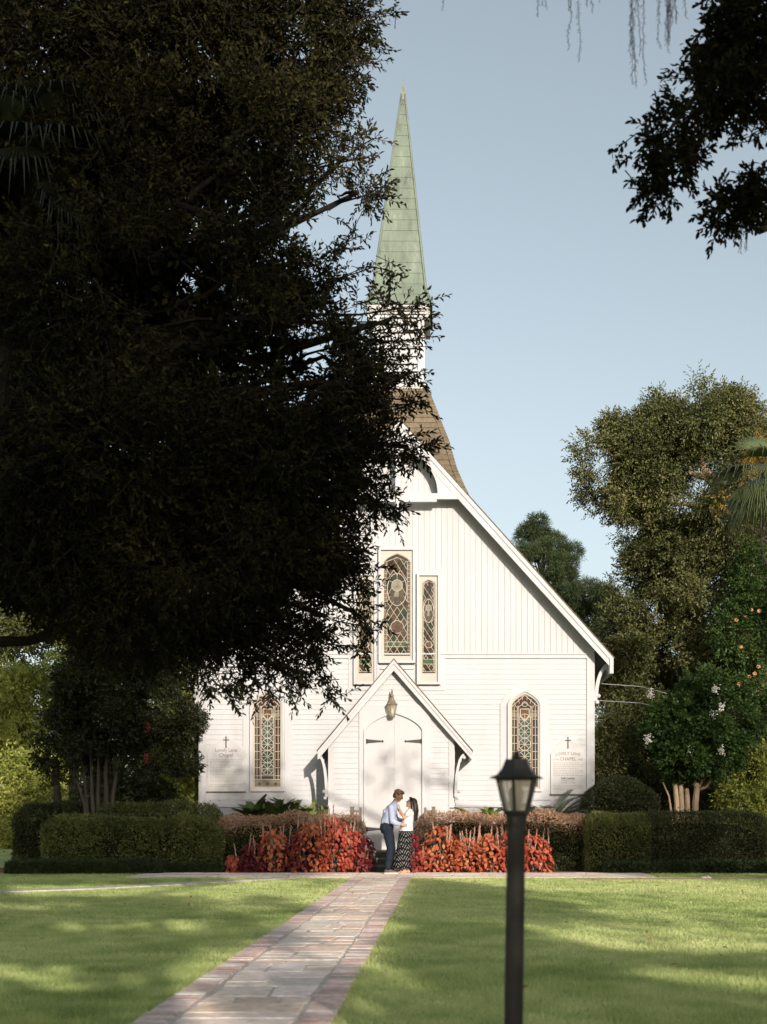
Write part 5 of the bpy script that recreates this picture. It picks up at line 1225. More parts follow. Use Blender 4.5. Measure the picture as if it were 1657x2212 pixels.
gap1 = lambda Q, rg_: ~((rg_.random(len(Q)) < .8) & (np.abs(Q[:, 0] - X(250, HY)) < .28 + .1 * np.sin(Q[:, 2] * 9)) & (np.abs(Q[:, 2] - Z(1836, HY)) < .20))
hedge('hedge', 'long clipped green hedge before the cluster of slim trunks', (X(103, HY), X(472, HY), HY - .45, HY + .65, 0, Z(1768, HY)), .075, .032, 21000, ML_hedge, 1, .35, .10, gaps=gap1)
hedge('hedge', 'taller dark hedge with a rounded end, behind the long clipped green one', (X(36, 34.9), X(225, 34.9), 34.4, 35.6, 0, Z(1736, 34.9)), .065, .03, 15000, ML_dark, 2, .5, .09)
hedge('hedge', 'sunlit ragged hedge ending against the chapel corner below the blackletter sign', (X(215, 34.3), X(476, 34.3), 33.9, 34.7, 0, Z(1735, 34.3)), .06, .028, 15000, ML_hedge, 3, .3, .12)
hedge('hedge', 'pink-tipped hedge behind the red plants, beside the long clipped green hedge', (X(468, 33.4), X(786, 33.4), 32.95, 33.8, 0, Z(1762, 33.4)), .05, .022, 17000, ML_lorop, 4, .22, .13)
hedge('hedge', 'pink-tipped hedge behind the red plants and the black lamp post', (X(908, 33.4), X(1292, 33.4), 32.95, 33.8, 0, Z(1757, 33.4)), .05, .022, 20000, ML_lorop, 5, .22, .13)
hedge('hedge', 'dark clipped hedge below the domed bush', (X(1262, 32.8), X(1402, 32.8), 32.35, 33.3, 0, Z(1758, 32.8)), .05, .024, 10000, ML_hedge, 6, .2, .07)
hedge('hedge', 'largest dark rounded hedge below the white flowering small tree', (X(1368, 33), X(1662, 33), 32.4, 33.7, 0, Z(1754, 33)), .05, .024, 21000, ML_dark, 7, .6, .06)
hedge('bush', 'round domed dark bush beside the chapel corner', (X(1258, 34.8), X(1418, 34.8), 34.1, 35.4, 0, Z(1680, 34.8)), .06, .03, 13000, ML_dark, 8, .9, .05, cat='bush')
hedge('border_plants', 'low dark edging foliage running along the foot of the long clipped hedge', (X(18, 31.6), X(345, 31.6), 31.3, 31.9, 0, Z(1862, 31.6)), .10, .012, 13000, ML_border, 9, .2, .04, cat='ground cover', core=False)
hedge('border_plants', 'short strip of edging foliage reaching the end of the stone cross walk', (X(330, 31.9), X(480, 31.9), 31.85, 32.2, 0, Z(1868, 31.9)), .09, .014, 4500, ML_border, 10, .15, .06, cat='ground cover', core=False)
hedge('border_plants', 'strip of leafy ground cover along the foot of the dark rounded hedge', (X(1305, 31.9), X(1690, 31.9), 31.6, 32.3, 0, Z(1864, 31.9)), .07, .035, 9000, ML_border, 11, .2, .05, cat='ground cover', core=False)
# -- red coleus plants and their flower spikes
ML_col = [leaf_mat('coleus_orange', [(.07, .018, .014), (.30, .060, .032), (.50, .145, .065), (.58, .27, .12)], trans=.3), leaf_mat('coleus_red', [(.07, .012, .013), (.27, .040, .030), (.46, .095, .055), (.56, .18, .09)], trans=.3), leaf_mat('coleus_maroon', [(.040, .008, .010), (.10, .014, .018), (.22, .026, .026)], trans=.25)]
M_spike = mat('dry_flower_spike', [(.3, (.36, .18, .13)), (.7, (.50, .34, .25))], rough=.9, scale=20)
def coleus(px, wpx, toppy, kind, seed, label, group, Y=32.2, spikes=4):
    rg = np.random.default_rng(seed); h_ = Z(toppy, Y); w = wpx / 2 / F * Y
    root = empty('coleus_plant', (X(px, Y), Y, 0), label, 'plant', group)
    m = int(90 + 340 * w * 2 * h_)
    th = rg.uniform(-PI, PI, m); v = rg.random(m) ** .9
    rr_ = np.sqrt(np.clip(1 - (v * 1.02 - .25) ** 2 * .9, .05, 1)) * (.82 + .25 * rg.random(m)); inner = rg.random(m) < .25; rr_[inner] *= .6
    x = np.sin(th) * rr_ * w; yy = -np.cos(th) * rr_ * .33; z = .05 + v * (h_ - .08) * (1 - .42 * (np.sin(th) * rr_) ** 2)
    C = np.stack([X(px, Y) + x, Y + yy, z], 1); out = unit(np.stack([x, yy * 1.2, np.zeros(m)], 1))
    d = unit(out * .55 + np.array([0, -.10, -.62]) + rg.normal(size=(m, 3)) * .28); nrm = unit(out * .8 + np.array([0, -.1, .55]) + rg.normal(size=(m, 3)) * .25)
    t = np.clip(.15 + .5 * vnoise(C * 3.3 + seed) + .45 * rg.random(m), 0, 1)
    link('foliage', leaf_mesh('foliage', C, d, nrm, .115 * (.65 + .6 * rg.random(m)), .082 * (.7 + .5 * rg.random(m)), t, ML_col[kind], org(root), 6, bend=.10), root)
    q = MB(); r = random.Random(seed)
    for i in range(7): a = r.uniform(0, 6.28); q.tube([(X(px, Y) + r.uniform(-.1, .1) * 1, Y, 0), (X(px, Y) + math.cos(a) * w * .5, Y + math.sin(a) * .2, h_ * .5), (X(px, Y) + math.cos(a) * w * .75, Y + math.sin(a) * .28, h_ * .82)], [.010, .008, .005], n=5)
    q.build('stem', M_greypost, root)
    for i in range(spikes):
        q = MB(); x0 = X(px, Y) + r.uniform(-.8, .8) * w; y0 = Y - r.uniform(.0, .25); z0 = h_ * r.uniform(.70, .95); L_ = r.uniform(.20, .36); lean = r.uniform(-.22, .22); q.tube([(x0, y0, z0 - .15), (x0 + lean * L_ * .5, y0, z0 + L_ * .5), (x0 + lean * L_, y0, z0 + L_)], [.006, .006, .004], n=5)
        for k_ in range(34):
            u = .2 + .8 * k_ / 34; a = r.uniform(0, 6.28); q.ball((x0 + lean * L_ * u + .013 * math.cos(a), y0 + .013 * math.sin(a), z0 - .15 + (L_ + .15) * u), .008 * (1.2 - .5 * u), .008, .011, n=5, m=4)
        q.build('flower_spike', M_spike, root)
    return root
GL, GR = 'coleus in the bed beside the long clipped hedge', 'coleus in the bed behind the lamp post'
for a in [(505, 34, 1842, 1, 'smallest red coleus at the outer end of the bed by the clipped hedge', 1), (548, 62, 1815, 2, 'dark low coleus next to the smallest red one', 3), (592, 64, 1786, 0, 'orange coleus clump standing apart left of the main red mass', 4), (640, 72, 1800, 2, 'shadowed dark red coleus between two orange clumps', 3), (672, 84, 1772, 0, 'broad orange coleus in the middle of its bed', 6), (724, 88, 1758, 1, 'tallest bright red coleus close to the steps', 7), (762, 60, 1788, 1, 'red coleus tucked between the tallest one and the maroon one', 3), (786, 42, 1798, 2, 'deep maroon coleus leaning toward the steps, left of the couple', 0)]:
    coleus(a[0], a[1], a[2], a[3], a[0], a[4], GL, spikes=a[5])
for a in [(893, 34, 1796, 2, 'thin maroon coleus right behind the patterned skirt', 0), (918, 70, 1832, 1, 'low red coleus spreading beside the patterned skirt', 1), (952, 84, 1778, 0, 'coleus with the brightest orange crown, beside the steps', 4), (1005, 92, 1806, 0, 'orange coleus below the pale flower spikes', 10), (1056, 92, 1796, 0, 'orange coleus just beside the lamp post on the couple side', 7), (1105, 70, 1786, 1, 'red coleus hidden behind the black lamp post', 4), (1152, 84, 1798, 1, 'dark red coleus at the outer end of the bed past the lamp post', 5)]:
    coleus(a[0], a[1], a[2], a[3], a[0], a[4], GR, spikes=a[5])
# -- fronds: pinnate (sago, fern) and fan (palm)
def pinnate(q, base, az, el, L_, droop, ll, lw, n=26, vee=.35):
    pts_ = []; base = Vector(base); hd = Vector((math.cos(az), math.sin(az), 0)); e = el; p = base.copy(); st_ = L_ / 10
    for i in range(11): pts_.append(p.copy()); p = p + (hd * math.cos(e) + Vector((0, 0, 1)) * math.sin(e)) * st_; e -= droop / 10
    q.tube(pts_, [.012 * (1 - .07 * i) for i in range(11)], n=4, caps=False)
    sd = Vector((-hd.y, hd.x, 0))
    for i in range(n):
        u = .14 + .86 * (i + .5) / n; k_ = u * 10; i0 = min(9, int(k_)); c = pts_[i0].lerp(pts_[i0 + 1], k_ - i0); tg = (pts_[i0 + 1] - pts_[i0]).normalized(); up = sd.cross(tg) if sd.cross(tg).z > 0 else tg.cross(sd)
        l = ll * (math.sin(PI * (.12 + .80 * u)) * .8 + .25)
        for s_ in (-1, 1):
            d = (sd * s_ * .85 + tg * .55 + up * vee).normalized(); w = tg * lw / 2
            q.add([c - w, c + w, c + d * l * .6 + w * .8 - up * .01, c + d * l - up * l * .12, c + d * l * .6 - w * .8 - up * .01], [(0, 1, 2, 3, 4)])
def leaf_plain(name, a, b_, trans=.2):
    m = mat(name, [(.3, a), (.7, b_)], rough=.45, scale=3, spec=.4); return m
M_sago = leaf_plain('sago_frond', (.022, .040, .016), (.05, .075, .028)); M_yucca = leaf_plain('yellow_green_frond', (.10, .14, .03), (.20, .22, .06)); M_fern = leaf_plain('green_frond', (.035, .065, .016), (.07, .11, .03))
M_palm = leaf_plain('shaded_palm_frond', (.008, .011, .005), (.018, .022, .009)); M_palmsun = leaf_plain('sunlit_palm_frond', (.055, .075, .028), (.10, .12, .05))  # one frond in two copies: shade and sunlight put into the colours
def sago(px, py, Y, n, L_, m, seed, label, group=None, name='sago_palm', ll=.12, el=(0.2, 1.35), droop=1.2, z0=None, lw=.014):
    z = .35 if z0 is None else z0; r = random.Random(seed); c = (X(px, Y), Y, z); root = empty(name, (c[0], Y, 0), label, 'plant', group)
    q = MB(); q.lathe([(.10, 0), (.13, z * .5), (.09, z), (.0, z + .04)], (c[0], Y, 0), n=10); q.build('trunk', M_bark, root)
    for i in range(n):
        q = MB(); az = 2 * PI * i / n * 1.0 + r.uniform(-.25, .25); pinnate(q, (c[0] + .05 * math.cos(az), Y + .05 * math.sin(az), z), az, r.uniform(*el), L_ * r.uniform(.8, 1.1), droop * r.uniform(.7, 1.2), ll, lw); q.build('frond', m, root, fix=False)
    return root
sago(1190, 1740, 34.2, 24, 1.25, M_sago, 1, 'large dark sago palm with arching fronds behind the lamp lantern', z0=1.0, ll=.19, lw=.032, el=(.15, 1.25))
sago(1120, 1752, 34.4, 12, .75, M_fern, 2, 'small feathery palm half hidden by the lamp lantern', z0=1.05, ll=.16, lw=.03)
sago(1012, 1755, 34.2, 12, .62, M_yucca, 3, 'yellow-green spiky plant between the steps and the lamp', z0=1.12, ll=.13, lw=.03, el=(.5, 1.4), name='spiky_plant'); sago(980, 1758, 34.2, 9, .52, M_yucca, 7, 'smaller yellow-green spiky plant closest to the railing', z0=1.1, ll=.12, lw=.03, el=(.4, 1.3), name='spiky_plant')
sago(1058, 1755, 34.3, 9, .55, M_yucca, 8, 'upright yellow-green spiky plant next to the lantern', z0=1.15, ll=.11, lw=.028, el=(.9, 1.5), name='spiky_plant')
for i, (px, lab) in enumerate(((548, 'dark feathery fern below the near stained glass window, outermost'), (592, 'dark feathery fern in the middle of the row under the window'), (630, 'dark feathery fern at the inner end of the row of dark ferns'))): sago(px, 1755, 34.3, 16, .72, M_fern, 20 + i, lab, 'ferns below the window', 'fern', .17, (.7, 1.45), .9, 1.12, .036)
sago(672, 1756, 34.3, 9, .50, M_yucca, 31, 'pale strappy plant left of the porch shadow', z0=1.2, ll=.09, lw=.03, el=(.8, 1.5), name='spiky_plant', droop=.5); sago(705, 1758, 34.2, 7, .40, M_yucca, 32, 'small pale strappy plant against the porch wall', z0=1.2, ll=.09, lw=.03, el=(.8, 1.5), name='spiky_plant', droop=.5)
def fan(q, base, d, L_, n=34, spread=2.5, petiole=.5, droop=.35, w=.03, cut=.45):
    """costapalmate leaf: a bent stalk and narrow segments fanning from it, drooping at the tips"""
    base = Vector(base); d = Vector(d).normalized(); s_ = d.cross(Vector((0, 0, 1))); s_ = s_.normalized() if s_.length > .05 else Vector((1, 0, 0)); up = s_.cross(d)
    h_ = base + d * petiole - Vector((0, 0, .05 * petiole)); q.tube([base, base.lerp(h_, .5) + up * .02, h_], [.018, .014, .010], n=5, caps=False)
    for i in range(n):
        a = -spread / 2 + spread * i / (n - 1); dr = (d * math.cos(a) + s_ * math.sin(a)).normalized(); l = L_ * (.72 + .28 * math.cos(a * .8)); g = Vector((0, 0, -1))
        p0 = h_; p1 = h_ + dr * l * .4 - up * .02; p2 = h_ + dr * l * .72 + g * l * droop * .25; p3 = h_ + dr * l * .95 + g * l * droop * (.6 + .3 * math.sin(i * 2.1))
        t = dr.cross(up).normalized() * w / 2
        q.add([p0 - t * .3, p0 + t * .3, p1 + t, p2 + t * .8, p3, p2 - t * .8, p1 - t], [(0, 1, 2, 6), (6, 2, 3, 5), (5, 3, 4)])
def palm(px, py, Y, trunk_r, nfr, L_, m, seed, label, lean=0.0, droop=.4, pet=.6):
    c = Vector(P(px, py, Y)); r = random.Random(seed); root = empty('cabbage_palm', (c.x + lean, Y, 0), label, 'palm')
    q = MB(); q.tube([(c.x + lean, Y, -.05), (c.x + lean * .85, Y, c.z * .3), (c.x + lean * .4, Y, c.z * .7), (c.x, Y, c.z - .1)], [trunk_r * 1.1, trunk_r, trunk_r, trunk_r * 1.15], n=12); q.build('trunk', M_darkbark if lean else M_bark, root)
    for i in range(nfr):
        az = i * 2.4 + r.uniform(-.3, .3); el = r.uniform(-.9, 1.1); d = (math.cos(az) * math.cos(el), math.sin(az) * math.cos(el), math.sin(el))
        q = MB(); fan(q, c, d, L_ * r.uniform(.85, 1.1), droop=droop * (1.3 if el < 0 else 1), petiole=pet); q.build('frond', m, root, fix=False)
    return root
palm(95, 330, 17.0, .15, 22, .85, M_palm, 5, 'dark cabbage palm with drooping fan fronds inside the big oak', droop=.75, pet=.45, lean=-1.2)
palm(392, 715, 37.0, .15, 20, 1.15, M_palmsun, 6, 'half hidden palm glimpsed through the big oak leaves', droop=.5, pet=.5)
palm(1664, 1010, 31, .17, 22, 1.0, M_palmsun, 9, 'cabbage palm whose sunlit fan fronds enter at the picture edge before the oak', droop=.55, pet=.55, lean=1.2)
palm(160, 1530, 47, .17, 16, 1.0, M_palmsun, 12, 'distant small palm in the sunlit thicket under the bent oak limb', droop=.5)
# -- small multi-trunk trees
def crape(name, cx, Y, stems, lobes, n, m, barkm, label, seed, L=.07, W_=.04, flowers=None, fm=None):
    root = tree(name, (X(cx, Y), Y, 0), label, None, shatter(lobes, 5, .4, seed), n, 9, .22, L, W_, m, seed, nscale=1.1, thr=.36, twigs=False)
    for s_ in stems:
        q = MB(); q.tube([P(p[0], p[1], Y + (p[3] if len(p) > 3 else 0)) for p in s_], [p[2] for p in s_], n=9); q.build('trunk', barkm, root)
    if flowers:
        r = random.Random(seed)
        for (px, py) in flowers:
            q = MB(); c = Vector(P(px, py, Y - .6))
            for _ in range(46): q.ball(c + Vector((r.gauss(0, .045), r.gauss(0, .05), r.gauss(0, .06))), .02, .02, .014, n=6, m=4)
            q.build('blossom', fm, root)
    return root
M_bloom = mat('white_blossom', [(.3, (.62, .56, .52)), (.7, (.76, .70, .66))], rough=.8); M_redbloom = mat('red_blossom', [(.3, (.20, .02, .025)), (.7, (.32, .045, .045))], rough=.8); M_orangebloom = mat('orange_blossom', [(.3, (.36, .15, .06)), (.7, (.50, .27, .13))], rough=.8)
ML_crape = leaf_mat('shaded_crape_leaf', [(.012, .016, .006), (.026, .032, .011), (.055, .055, .018)], trans=.2)  # crape leaf copy darkened, shade put into the colour
M_crape = mat('shaded_smooth_bark', [(0.3, (0.03, 0.024, 0.018)), (0.65, (0.075, 0.060, 0.046))], rough=.8, scale=5, stretch=(2, 2, .4))  # darker copy of the pale bark, shade put into the colour
stems = [[(188, 1800, .05), (184, 1740, .045), (168, 1690, .03), (140, 1640, .02)], [(193, 1800, .05), (186, 1720, .04), (180, 1660, .03), (165, 1600, .02)], [(205, 1800, .055), (200, 1730, .045), (197, 1660, .035), (195, 1600, .02)], [(212, 1800, .05), (212, 1720, .045), (213, 1650, .035), (215, 1590, .02)], [(232, 1800, .07), (230, 1730, .06), (228, 1670, .045), (235, 1600, .03)], [(240, 1800, .06), (244, 1720, .05), (255, 1650, .035), (275, 1590, .02)]]
crape('crape_myrtle', 212, 34.0, stems, [lb(*l) for l in [(185, 1555, 70, 65, 34, .9, 1), (250, 1490, 95, 80, 34, 1.1, 1), (315, 1540, 85, 80, 34, 1.0, 1), (120, 1635, 45, 18, 34, .4, .6), (130, 1672, 40, 12, 34, .3, .4), (205, 1620, 80, 42, 34, .8, 1), (300, 1640, 90, 60, 34.3, 1, .9), (380, 1560, 50, 90, 34.5, .8, .8), (240, 1410, 130, 50, 35, 1, .8), (350, 1430, 80, 60, 35, 1, .8), (95, 1600, 26, 14, 34, .3, .4), (160, 1500, 40, 40, 34, .5, .6)]], 6800, ML_crape, M_crape, 'dark cluster of slim trunks rising behind the clipped hedge', 51, .085, .045, [(316, 1570), (318, 1640)], M_redbloom)
crape('crape_myrtle', 400, 36.2, [[(408, 1790, .035), (409, 1720, .03), (405, 1600, .02)], [(412, 1790, .03), (416, 1700, .025)]], [lb(*l) for l in [(405, 1520, 28, 60, 36.2, .6, 1), (395, 1610, 32, 45, 36.2, .6, .9), (365, 1640, 35, 30, 36, .6, .8), (415, 1690, 14, 30, 36, .4, .6)]], 1900, ML_lime, M_greypost, 'sunlit yellow-green small tree against the shaded side of the chapel corner', 52, .10, .045, [(352, 1660), (345, 1664)], M_bloom)
st2 = [[(1463, 1790, .07), (1462, 1735, .065), (1459, 1700, .06), (1458, 1692, .045)], [(1476, 1790, .07), (1473, 1740, .065), (1471, 1700, .06), (1474, 1680, .04), (1476, 1650, .03)], [(1487, 1790, .065), (1485, 1735, .065), (1484, 1710, .06), (1483, 1703, .05)], [(1500, 1790, .09), (1502, 1735, .085), (1506, 1700, .075), (1520, 1680, .05), (1526, 1672, .035)], [(1505, 1702, .05), (1502, 1690, .05), (1499, 1683, .045)], [(1508, 1706, .04), (1525, 1700, .045), (1532, 1690, .035), (1534, 1686, .03)], [(1455, 1790, .03), (1445, 1720, .025), (1432, 1690, .018)]]
crape('crape_myrtle', 1480, 35.6, st2, [lb(*l) for l in [(1470, 1640, 65, 40, 35.6, .7, 1), (1530, 1650, 55, 35, 35.5, .6, .9), (1500, 1590, 75, 45, 35.6, .8, 1), (1560, 1600, 50, 50, 35.8, .7, .8), (1545, 1530, 50, 60, 35.9, .7, .6), (1470, 1540, 40, 50, 36, .7, .5), (1425, 1570, 36, 50, 36, .6, .5), (1600, 1560, 40, 60, 36, .6, .5), (1520, 1480, 60, 40, 36.2, .7, .4)]], 5600, ML_green, M_palebark, 'white flowering small tree on pale cut-back trunks behind the dark rounded hedge', 53, .10, .055, [(1492, 1617), (1558, 1622), (1545, 1490), (1540, 1545), (1558, 1527), (1400, 1598), (1405, 1500)], M_bloom)
# -- big sunlit oak on the right, its vine with orange flowers, the pine behind the roof
rt = [(1480, 915, 110, 62, 40, 2, 1), (1570, 905, 60, 55, 40, 1.5, 1), (1390, 955, 80, 55, 40, 1.6, 1), (1300, 985, 65, 36, 40, 1.1, .9), (1420, 1010, 120, 66, 40, 2, 1), (1540, 990, 110, 80, 40.5, 2, 1), (1300, 1045, 52, 36, 40, 1, .8), (1350, 1090, 72, 36, 40, 1.2, .9), (1470, 1090, 110, 60, 40, 2, .9), (1620, 960, 60, 60, 40.5, 1.6, .9), (1410, 1130, 55, 26, 40, .9, .6), (1512, 850, 11, 34, 40, .25, .9), (1522, 870, 14, 22, 40, .25, .9), (1418, 868, 10, 26, 40, .2, .9), (1452, 875, 10, 20, 40, .2, .8), (1595, 868, 12, 22, 40, .25, .8), (1330, 925, 20, 12, 40, .3, .8), (1550, 1140, 90, 80, 40, 1.8, 1), (1450, 1230, 80, 55, 40.4, 1.4, .8), (1385, 1290, 60, 40, 40.4, 1.1, .8), (1470, 1165, 95, 55, 40.3, 1.5, 1), (1400, 1195, 55, 32, 40.2, 1, .8), (1395, 1245, 55, 36, 40.4, 1, .8), (1340, 1370, 40, 40, 41, 1, .7), (1540, 1290, 120, 90, 40.6, 2, 1), (1430, 1400, 100, 66, 40.8, 1.8, 1), (1570, 1440, 110, 90, 41, 2, 1), (1350, 1450, 55, 66, 41.4, 1.4, .8), (1700, 1200, 120, 220, 41, 2.4, .7), (1430, 1530, 110, 70, 41.5, 1.6, .8), (1330, 1560, 45, 70, 41.2, 1.1, .6)]
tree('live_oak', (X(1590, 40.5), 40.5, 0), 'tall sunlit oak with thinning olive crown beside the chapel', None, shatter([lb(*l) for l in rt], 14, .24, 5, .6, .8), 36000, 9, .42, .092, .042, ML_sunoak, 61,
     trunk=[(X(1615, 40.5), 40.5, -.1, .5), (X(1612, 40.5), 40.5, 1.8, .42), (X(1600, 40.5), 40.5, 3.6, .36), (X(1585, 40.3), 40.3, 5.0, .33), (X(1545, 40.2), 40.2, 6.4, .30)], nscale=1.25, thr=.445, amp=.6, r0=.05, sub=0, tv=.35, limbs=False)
so_ = bpy.data.objects['live_oak']
for o_ in bpy.data.objects:
    if o_.get('label', '').startswith('tall sunlit oak'): so_ = o_
r_ = np.random.default_rng(4)
for a, b_, w_ in (((1545, 1050), (1400, 960), .12), ((1545, 1060), (1490, 900), .13), ((1550, 1060), (1600, 930), .11), ((1545, 1100), (1330, 1060), .08), ((1560, 1200), (1420, 1240), .10), ((1580, 1350), (1450, 1400), .12), ((1470, 1000), (1440, 930), .05), ((1430, 985), (1330, 985), .05)):
    q = MB(); pth = limb_path(r_, P(a[0], a[1], 40.2), P(b_[0], b_[1], 39.8), 6, .05, .05); q.tube(pth, [w_ * (1 - .8 * i / 6) for i in range(7)], n=7); q.build('bough', M_palebark, so_)
vn = tree('trumpet_vine', (X(1640, 38), 38, 0), 'vine with scattered orange trumpet flowers at the picture edge', None, [lb(*l) for l in [(1640, 1260, 60, 100, 38, .7, 1), (1610, 1370, 70, 70, 38, .7, 1), (1650, 1470, 60, 90, 38, .7, 1), (1640, 1150, 40, 50, 38, .5, .6)]], 2400, 8, .25, .085, .045, ML_green, 63, nscale=.8, thr=.4, cat='vine')
r = random.Random(3)
for px, py in [(1600, 1398), (1622, 1318), (1612, 1332), (1640, 1320), (1590, 1340), (1650, 1345), (1630, 1455), (1596, 1478), (1645, 1500), (1638, 1440), (1652, 1398), (1618, 1462)]:
    q = MB(); c = Vector(P(px, py, r.uniform(37.25, 37.9))); a = r.uniform(0, 6.28)
    for k_ in range(5): a2 = a + k_ * 1.26; q.ball(c + Vector((.033 * math.cos(a2), -.02, .03 * math.sin(a2))), .032, .02, .024, n=7, m=5)
    q.tube([c, c + Vector((.03, .10, .02))], [.03, .015], n=6); q.build('flower', M_orangebloom, vn)
M_gold = leaf_mat('golden_foliage', [(.14, .09, .015), (.24, .155, .028), (.32, .21, .045)], trans=.3)
tree('climbing_shrub', (X(1640, 36.5), 36.5, 0), 'golden yellow foliage behind the palm fronds at the picture edge', None, [lb(*l) for l in [(1645, 985, 32, 34, 36.5, .6, 1), (1606, 1030, 18, 16, 36.5, .3, .5), (1560, 1080, 14, 14, 36.5, .25, .4), (1710, 1040, 50, 90, 36.8, .7, .5)]], 520, 9, .25, .09, .03, M_gold, 64, trunk=[(X(1690, 36.8), 36.8, -.1, .15), (X(1690, 36.8), 36.8, 5, .12), (X(1680, 36.8), 36.8, 8, .09)], r0=.05, nscale=1, thr=.35, cat='shrub')
pn = [(1150, 1165, 45, 38, 57, 1.2, 1), (1200, 1195, 45, 35, 57, 1.2, 1), (1225, 1225, 32, 30, 57, 1, .9), (1170, 1215, 70, 40, 57, 1.5, 1), (1190, 1260, 70, 45, 57, 1.6, 1), (1225, 1290, 40, 30, 57, 1.2, .8), (1240, 1330, 60, 40, 57, 1.6, .9), (1275, 1270, 25, 14, 57, .6, .7), (1290, 1340, 50, 50, 57, 1.4, .9), (1270, 1400, 60, 60, 57, 1.6, .9), (1310, 1300, 36, 30, 56, 1, .7)]
tree('pine', (X(1190, 57), 57, 0), 'dark green pine rising behind the chapel roof slope', None, shatter([lb(*l) for l in pn], 5, .36, 6), 8500, 9, .20, .20, .022, ML_pine, 71, trunk=[(X(1215, 57), 57, -.1, .35), (X(1210, 57), 57, 5, .28), (X(1195, 57), 57, 9, .18), (X(1170, 57), 57, 11, .1)], nscale=.8, thr=.40, r0=.04, droop=-.2, sub=0)
# -- trees and shrubs behind
def bg(name, label, ls, n, m, seed, L=.13, W_=.06, tr=None, group='trees and shrubs behind the chapel', cat='tree'):
    x, Y = X(ls[0][0], ls[0][4]), ls[0][4]
    return tree(name, (x, Y, 0), label, group, shatter([lb(*l) for l in ls], 4, .42, seed), n, 8, .4, L, W_, m, seed, trunk=tr or [(x, Y, -.1, .2), (x + .1, Y, 1.6, .16), (x, Y, 3, .12)], nscale=.55, thr=.34, amp=.4, r0=.04, cat=cat, limbs=False)
bg('shrub', 'bright yellow-green thicket at the far side of the lawn beside the dark hedge end', [(40, 1720, 110, 130, 60, 2.4, 1), (-60, 1780, 100, 120, 59, 1.6, 1), (120, 1790, 70, 70, 59, 1.2, 1), (30, 1830, 90, 40, 57, 1.2, .8), (90, 1690, 60, 60, 60, 1, .8)], 9000, ML_lime, 81, .17, .08, cat='shrub')
bg('deciduous_tree', 'sunlit olive tree under the bent oak limb at the picture edge', [(60, 1520, 110, 90, 63, 2, 1), (150, 1470, 100, 90, 63, 2, 1), (30, 1620, 110, 70, 62, 1.8, 1), (-80, 1500, 120, 200, 63, 2, .7), (170, 1580, 60, 70, 63, 1.4, .7)], 8000, ML_lime, 82, .17, .08)
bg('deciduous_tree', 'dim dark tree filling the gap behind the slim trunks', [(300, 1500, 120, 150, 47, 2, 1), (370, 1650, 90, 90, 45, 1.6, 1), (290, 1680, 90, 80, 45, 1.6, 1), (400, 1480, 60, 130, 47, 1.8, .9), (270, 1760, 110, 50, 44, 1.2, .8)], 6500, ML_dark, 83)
bg('deciduous_tree', 'tall backlit tree seen only through the big oak crown', [(120, 1250, 200, 130, 52, 2.6, .8), (330, 1330, 150, 120, 52, 2.4, .8), (-60, 1150, 150, 160, 52, 2.4, .7)], 5200, ML_sunoak, 84, .16, .075)
bg('shrub', 'deep shadowed undergrowth between chapel corner and white flowering tree', [(1340, 1660, 60, 90, 40.5, 1.4, 1), (1420, 1650, 80, 90, 41.5, 1.5, 1), (1390, 1730, 110, 50, 39, 1.2, 1), (1320, 1740, 50, 40, 39, 1, .8), (1530, 1700, 90, 70, 40, 1.4, .8)], 6500, ML_dark, 85, cat='shrub')
bg('shrub', 'small sunlit spray of olive leaves just beside the chapel wall edge', [(1325, 1605, 32, 42, 37.5, .5, 1), (1312, 1640, 12, 30, 37.5, .25, .6)], 900, ML_sunoak, 86, .09, .04, cat='shrub')
bg('shrub', 'pale leafy shrub at the picture edge above the dark rounded hedge', [(1625, 1690, 45, 70, 36.5, .8, 1), (1650, 1745, 50, 50, 36, .8, 1), (1600, 1740, 40, 30, 36, .6, .7), (1590, 1640, 40, 40, 37, .7, .5)], 2900, ML_lime, 87, .10, .045, cat='shrub')
bg('deciduous_tree', 'dark tree standing behind the sunlit oak trunk', [(1500, 1560, 120, 110, 46, 2, 1), (1630, 1560, 100, 130, 46, 2, 1), (1400, 1480, 90, 110, 47, 2, .9), (1560, 1400, 130, 110, 47, 2, .8), (1330, 1450, 40, 90, 47, 1.4, .8)], 6500, ML_dark, 88, .15, .07)
# -- the far wood all round, one mass
rg = np.random.default_rng(9); LBW = []
for i in range(60):
    a = R(-52 + 104 * (i + rg.random()) / 60); dist = rg.uniform(70, 84); hgt = rg.uniform(5.0, 8.0)
    if abs(math.sin(a) * dist) < 11 and dist < 60: continue
    LBW.append((math.sin(a) * dist, math.cos(a) * dist, hgt * .5, 3.6, 3.0, hgt * .55, 1))
C, D = lobe_points(rg, LBW, 9000, .4, .30, .6, .4); B, d, n_, LL, WW, t, T = twig_leaves(rg, C, D, 7, .7, .34, .17)
tag(link('treeline', leaf_mesh('treeline', B, d, n_, LL, WW, t, ML_dark, (0, 0, 0), 4), None), 'far wood closing off the grounds behind everything', 'wood', kind='stuff')
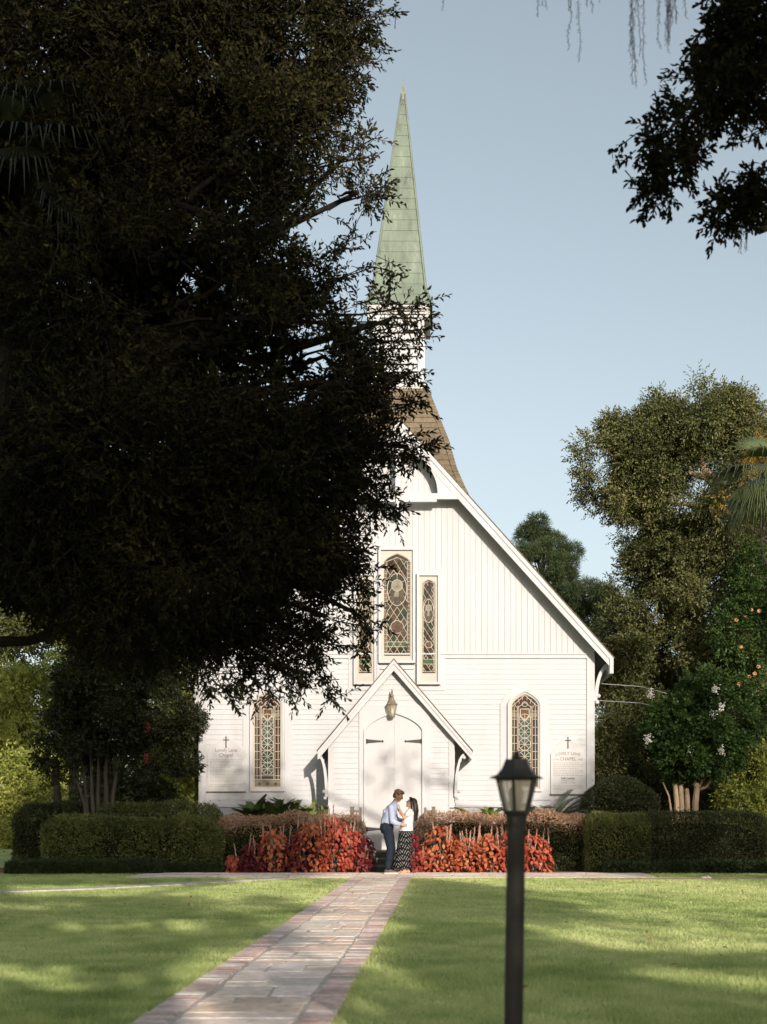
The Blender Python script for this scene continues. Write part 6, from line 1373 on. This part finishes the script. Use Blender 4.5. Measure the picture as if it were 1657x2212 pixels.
# -- a few fallen leaves on lawn and walk
ML_fallen = leaf_mat('fallen_leaf', [(.20, .10, .04), (.34, .18, .07), (.42, .26, .12)], trans=.1)
rg = np.random.default_rng(12); m = 60; C = np.stack([rg.uniform(-6, 5, m), rg.uniform(10, 31.5, m), np.full(m, .05)], 1)
C[(C[:, 0] > PX0) & (C[:, 0] < PX1), 2] = .03
tag(link('fallen_leaves', leaf_mesh('fallen_leaves', C, unit(rg.normal(size=(m, 3)) * np.array([1, 1, .2])), unit(np.array([0, 0, 1.]) + rg.normal(size=(m, 3)) * .4), np.full(m, .07), np.full(m, .04), rg.random(m), ML_fallen, (0, 0, 0), 6), None), 'scattered dry brown leaves on the lawn and walk', 'fallen leaves', kind='stuff')
# ------------------------------------------------------------------ light, sky, camera
SUN_EL, SUN_AZ = 15.5, 18.0          # degrees; azimuth measured from straight behind the camera towards its right
w = bpy.data.worlds.new('World'); scene.world = w; w.use_nodes = True
nt = w.node_tree; bgd = nt.nodes['Background']; sky = nt.nodes.new('ShaderNodeTexSky'); sky.sky_type = 'NISHITA'; sky.sun_disc = False
sky.sun_elevation = R(SUN_EL); sky.sun_rotation = R(180 - SUN_AZ); sky.air_density = 1.0; sky.dust_density = 2.2; sky.ozone_density = 1.6; sky.altitude = 0
hs = nt.nodes.new('ShaderNodeHueSaturation'); hs.inputs['Saturation'].default_value = .48; hs.inputs['Hue'].default_value = .478
nt.links.new(sky.outputs[0], hs.inputs['Color']); nt.links.new(hs.outputs[0], bgd.inputs[0]); bgd.inputs[1].default_value = 0.089
sd = bpy.data.lights.new('sun', 'SUN'); sd.energy = 2.75; sd.angle = R(0.55); sd.color = (1.0, 0.90, 0.80)
so = bpy.data.objects.new('sun', sd); COL.objects.link(so)
to = Vector((math.sin(R(SUN_AZ)) * math.cos(R(SUN_EL)), -math.cos(R(SUN_AZ)) * math.cos(R(SUN_EL)), math.sin(R(SUN_EL))))
so.rotation_euler = to.to_track_quat('Z', 'Y').to_euler(); so.location = to * 60
cd = bpy.data.cameras.new('camera'); cd.sensor_fit = 'VERTICAL'; cd.sensor_height = 36; cd.sensor_width = 27; cd.lens = 50
cd.shift_x = -131.5 / 2212; cd.shift_y = 660 / 2212; cd.clip_start = .05; cd.clip_end = 2000
cd.dof.use_dof = True; cd.dof.focus_distance = 31; cd.dof.aperture_fstop = 2.8
co = bpy.data.objects.new('camera', cd); COL.objects.link(co); co.location = (0, 0, EYE); co.rotation_euler = (PI / 2, 0, 0); scene.camera = co
scene.view_settings.view_transform = 'Standard'; scene.view_settings.look = 'None'; scene.view_settings.exposure = 1.0; scene.view_settings.gamma = 1
scene.cycles.max_bounces = 6; scene.cycles.diffuse_bounces = 3; scene.cycles.glossy_bounces = 2; scene.cycles.transmission_bounces = 4; scene.cycles.transparent_max_bounces = 8
scene.cycles.sample_clamp_indirect = 6; scene.cycles.use_denoising = True
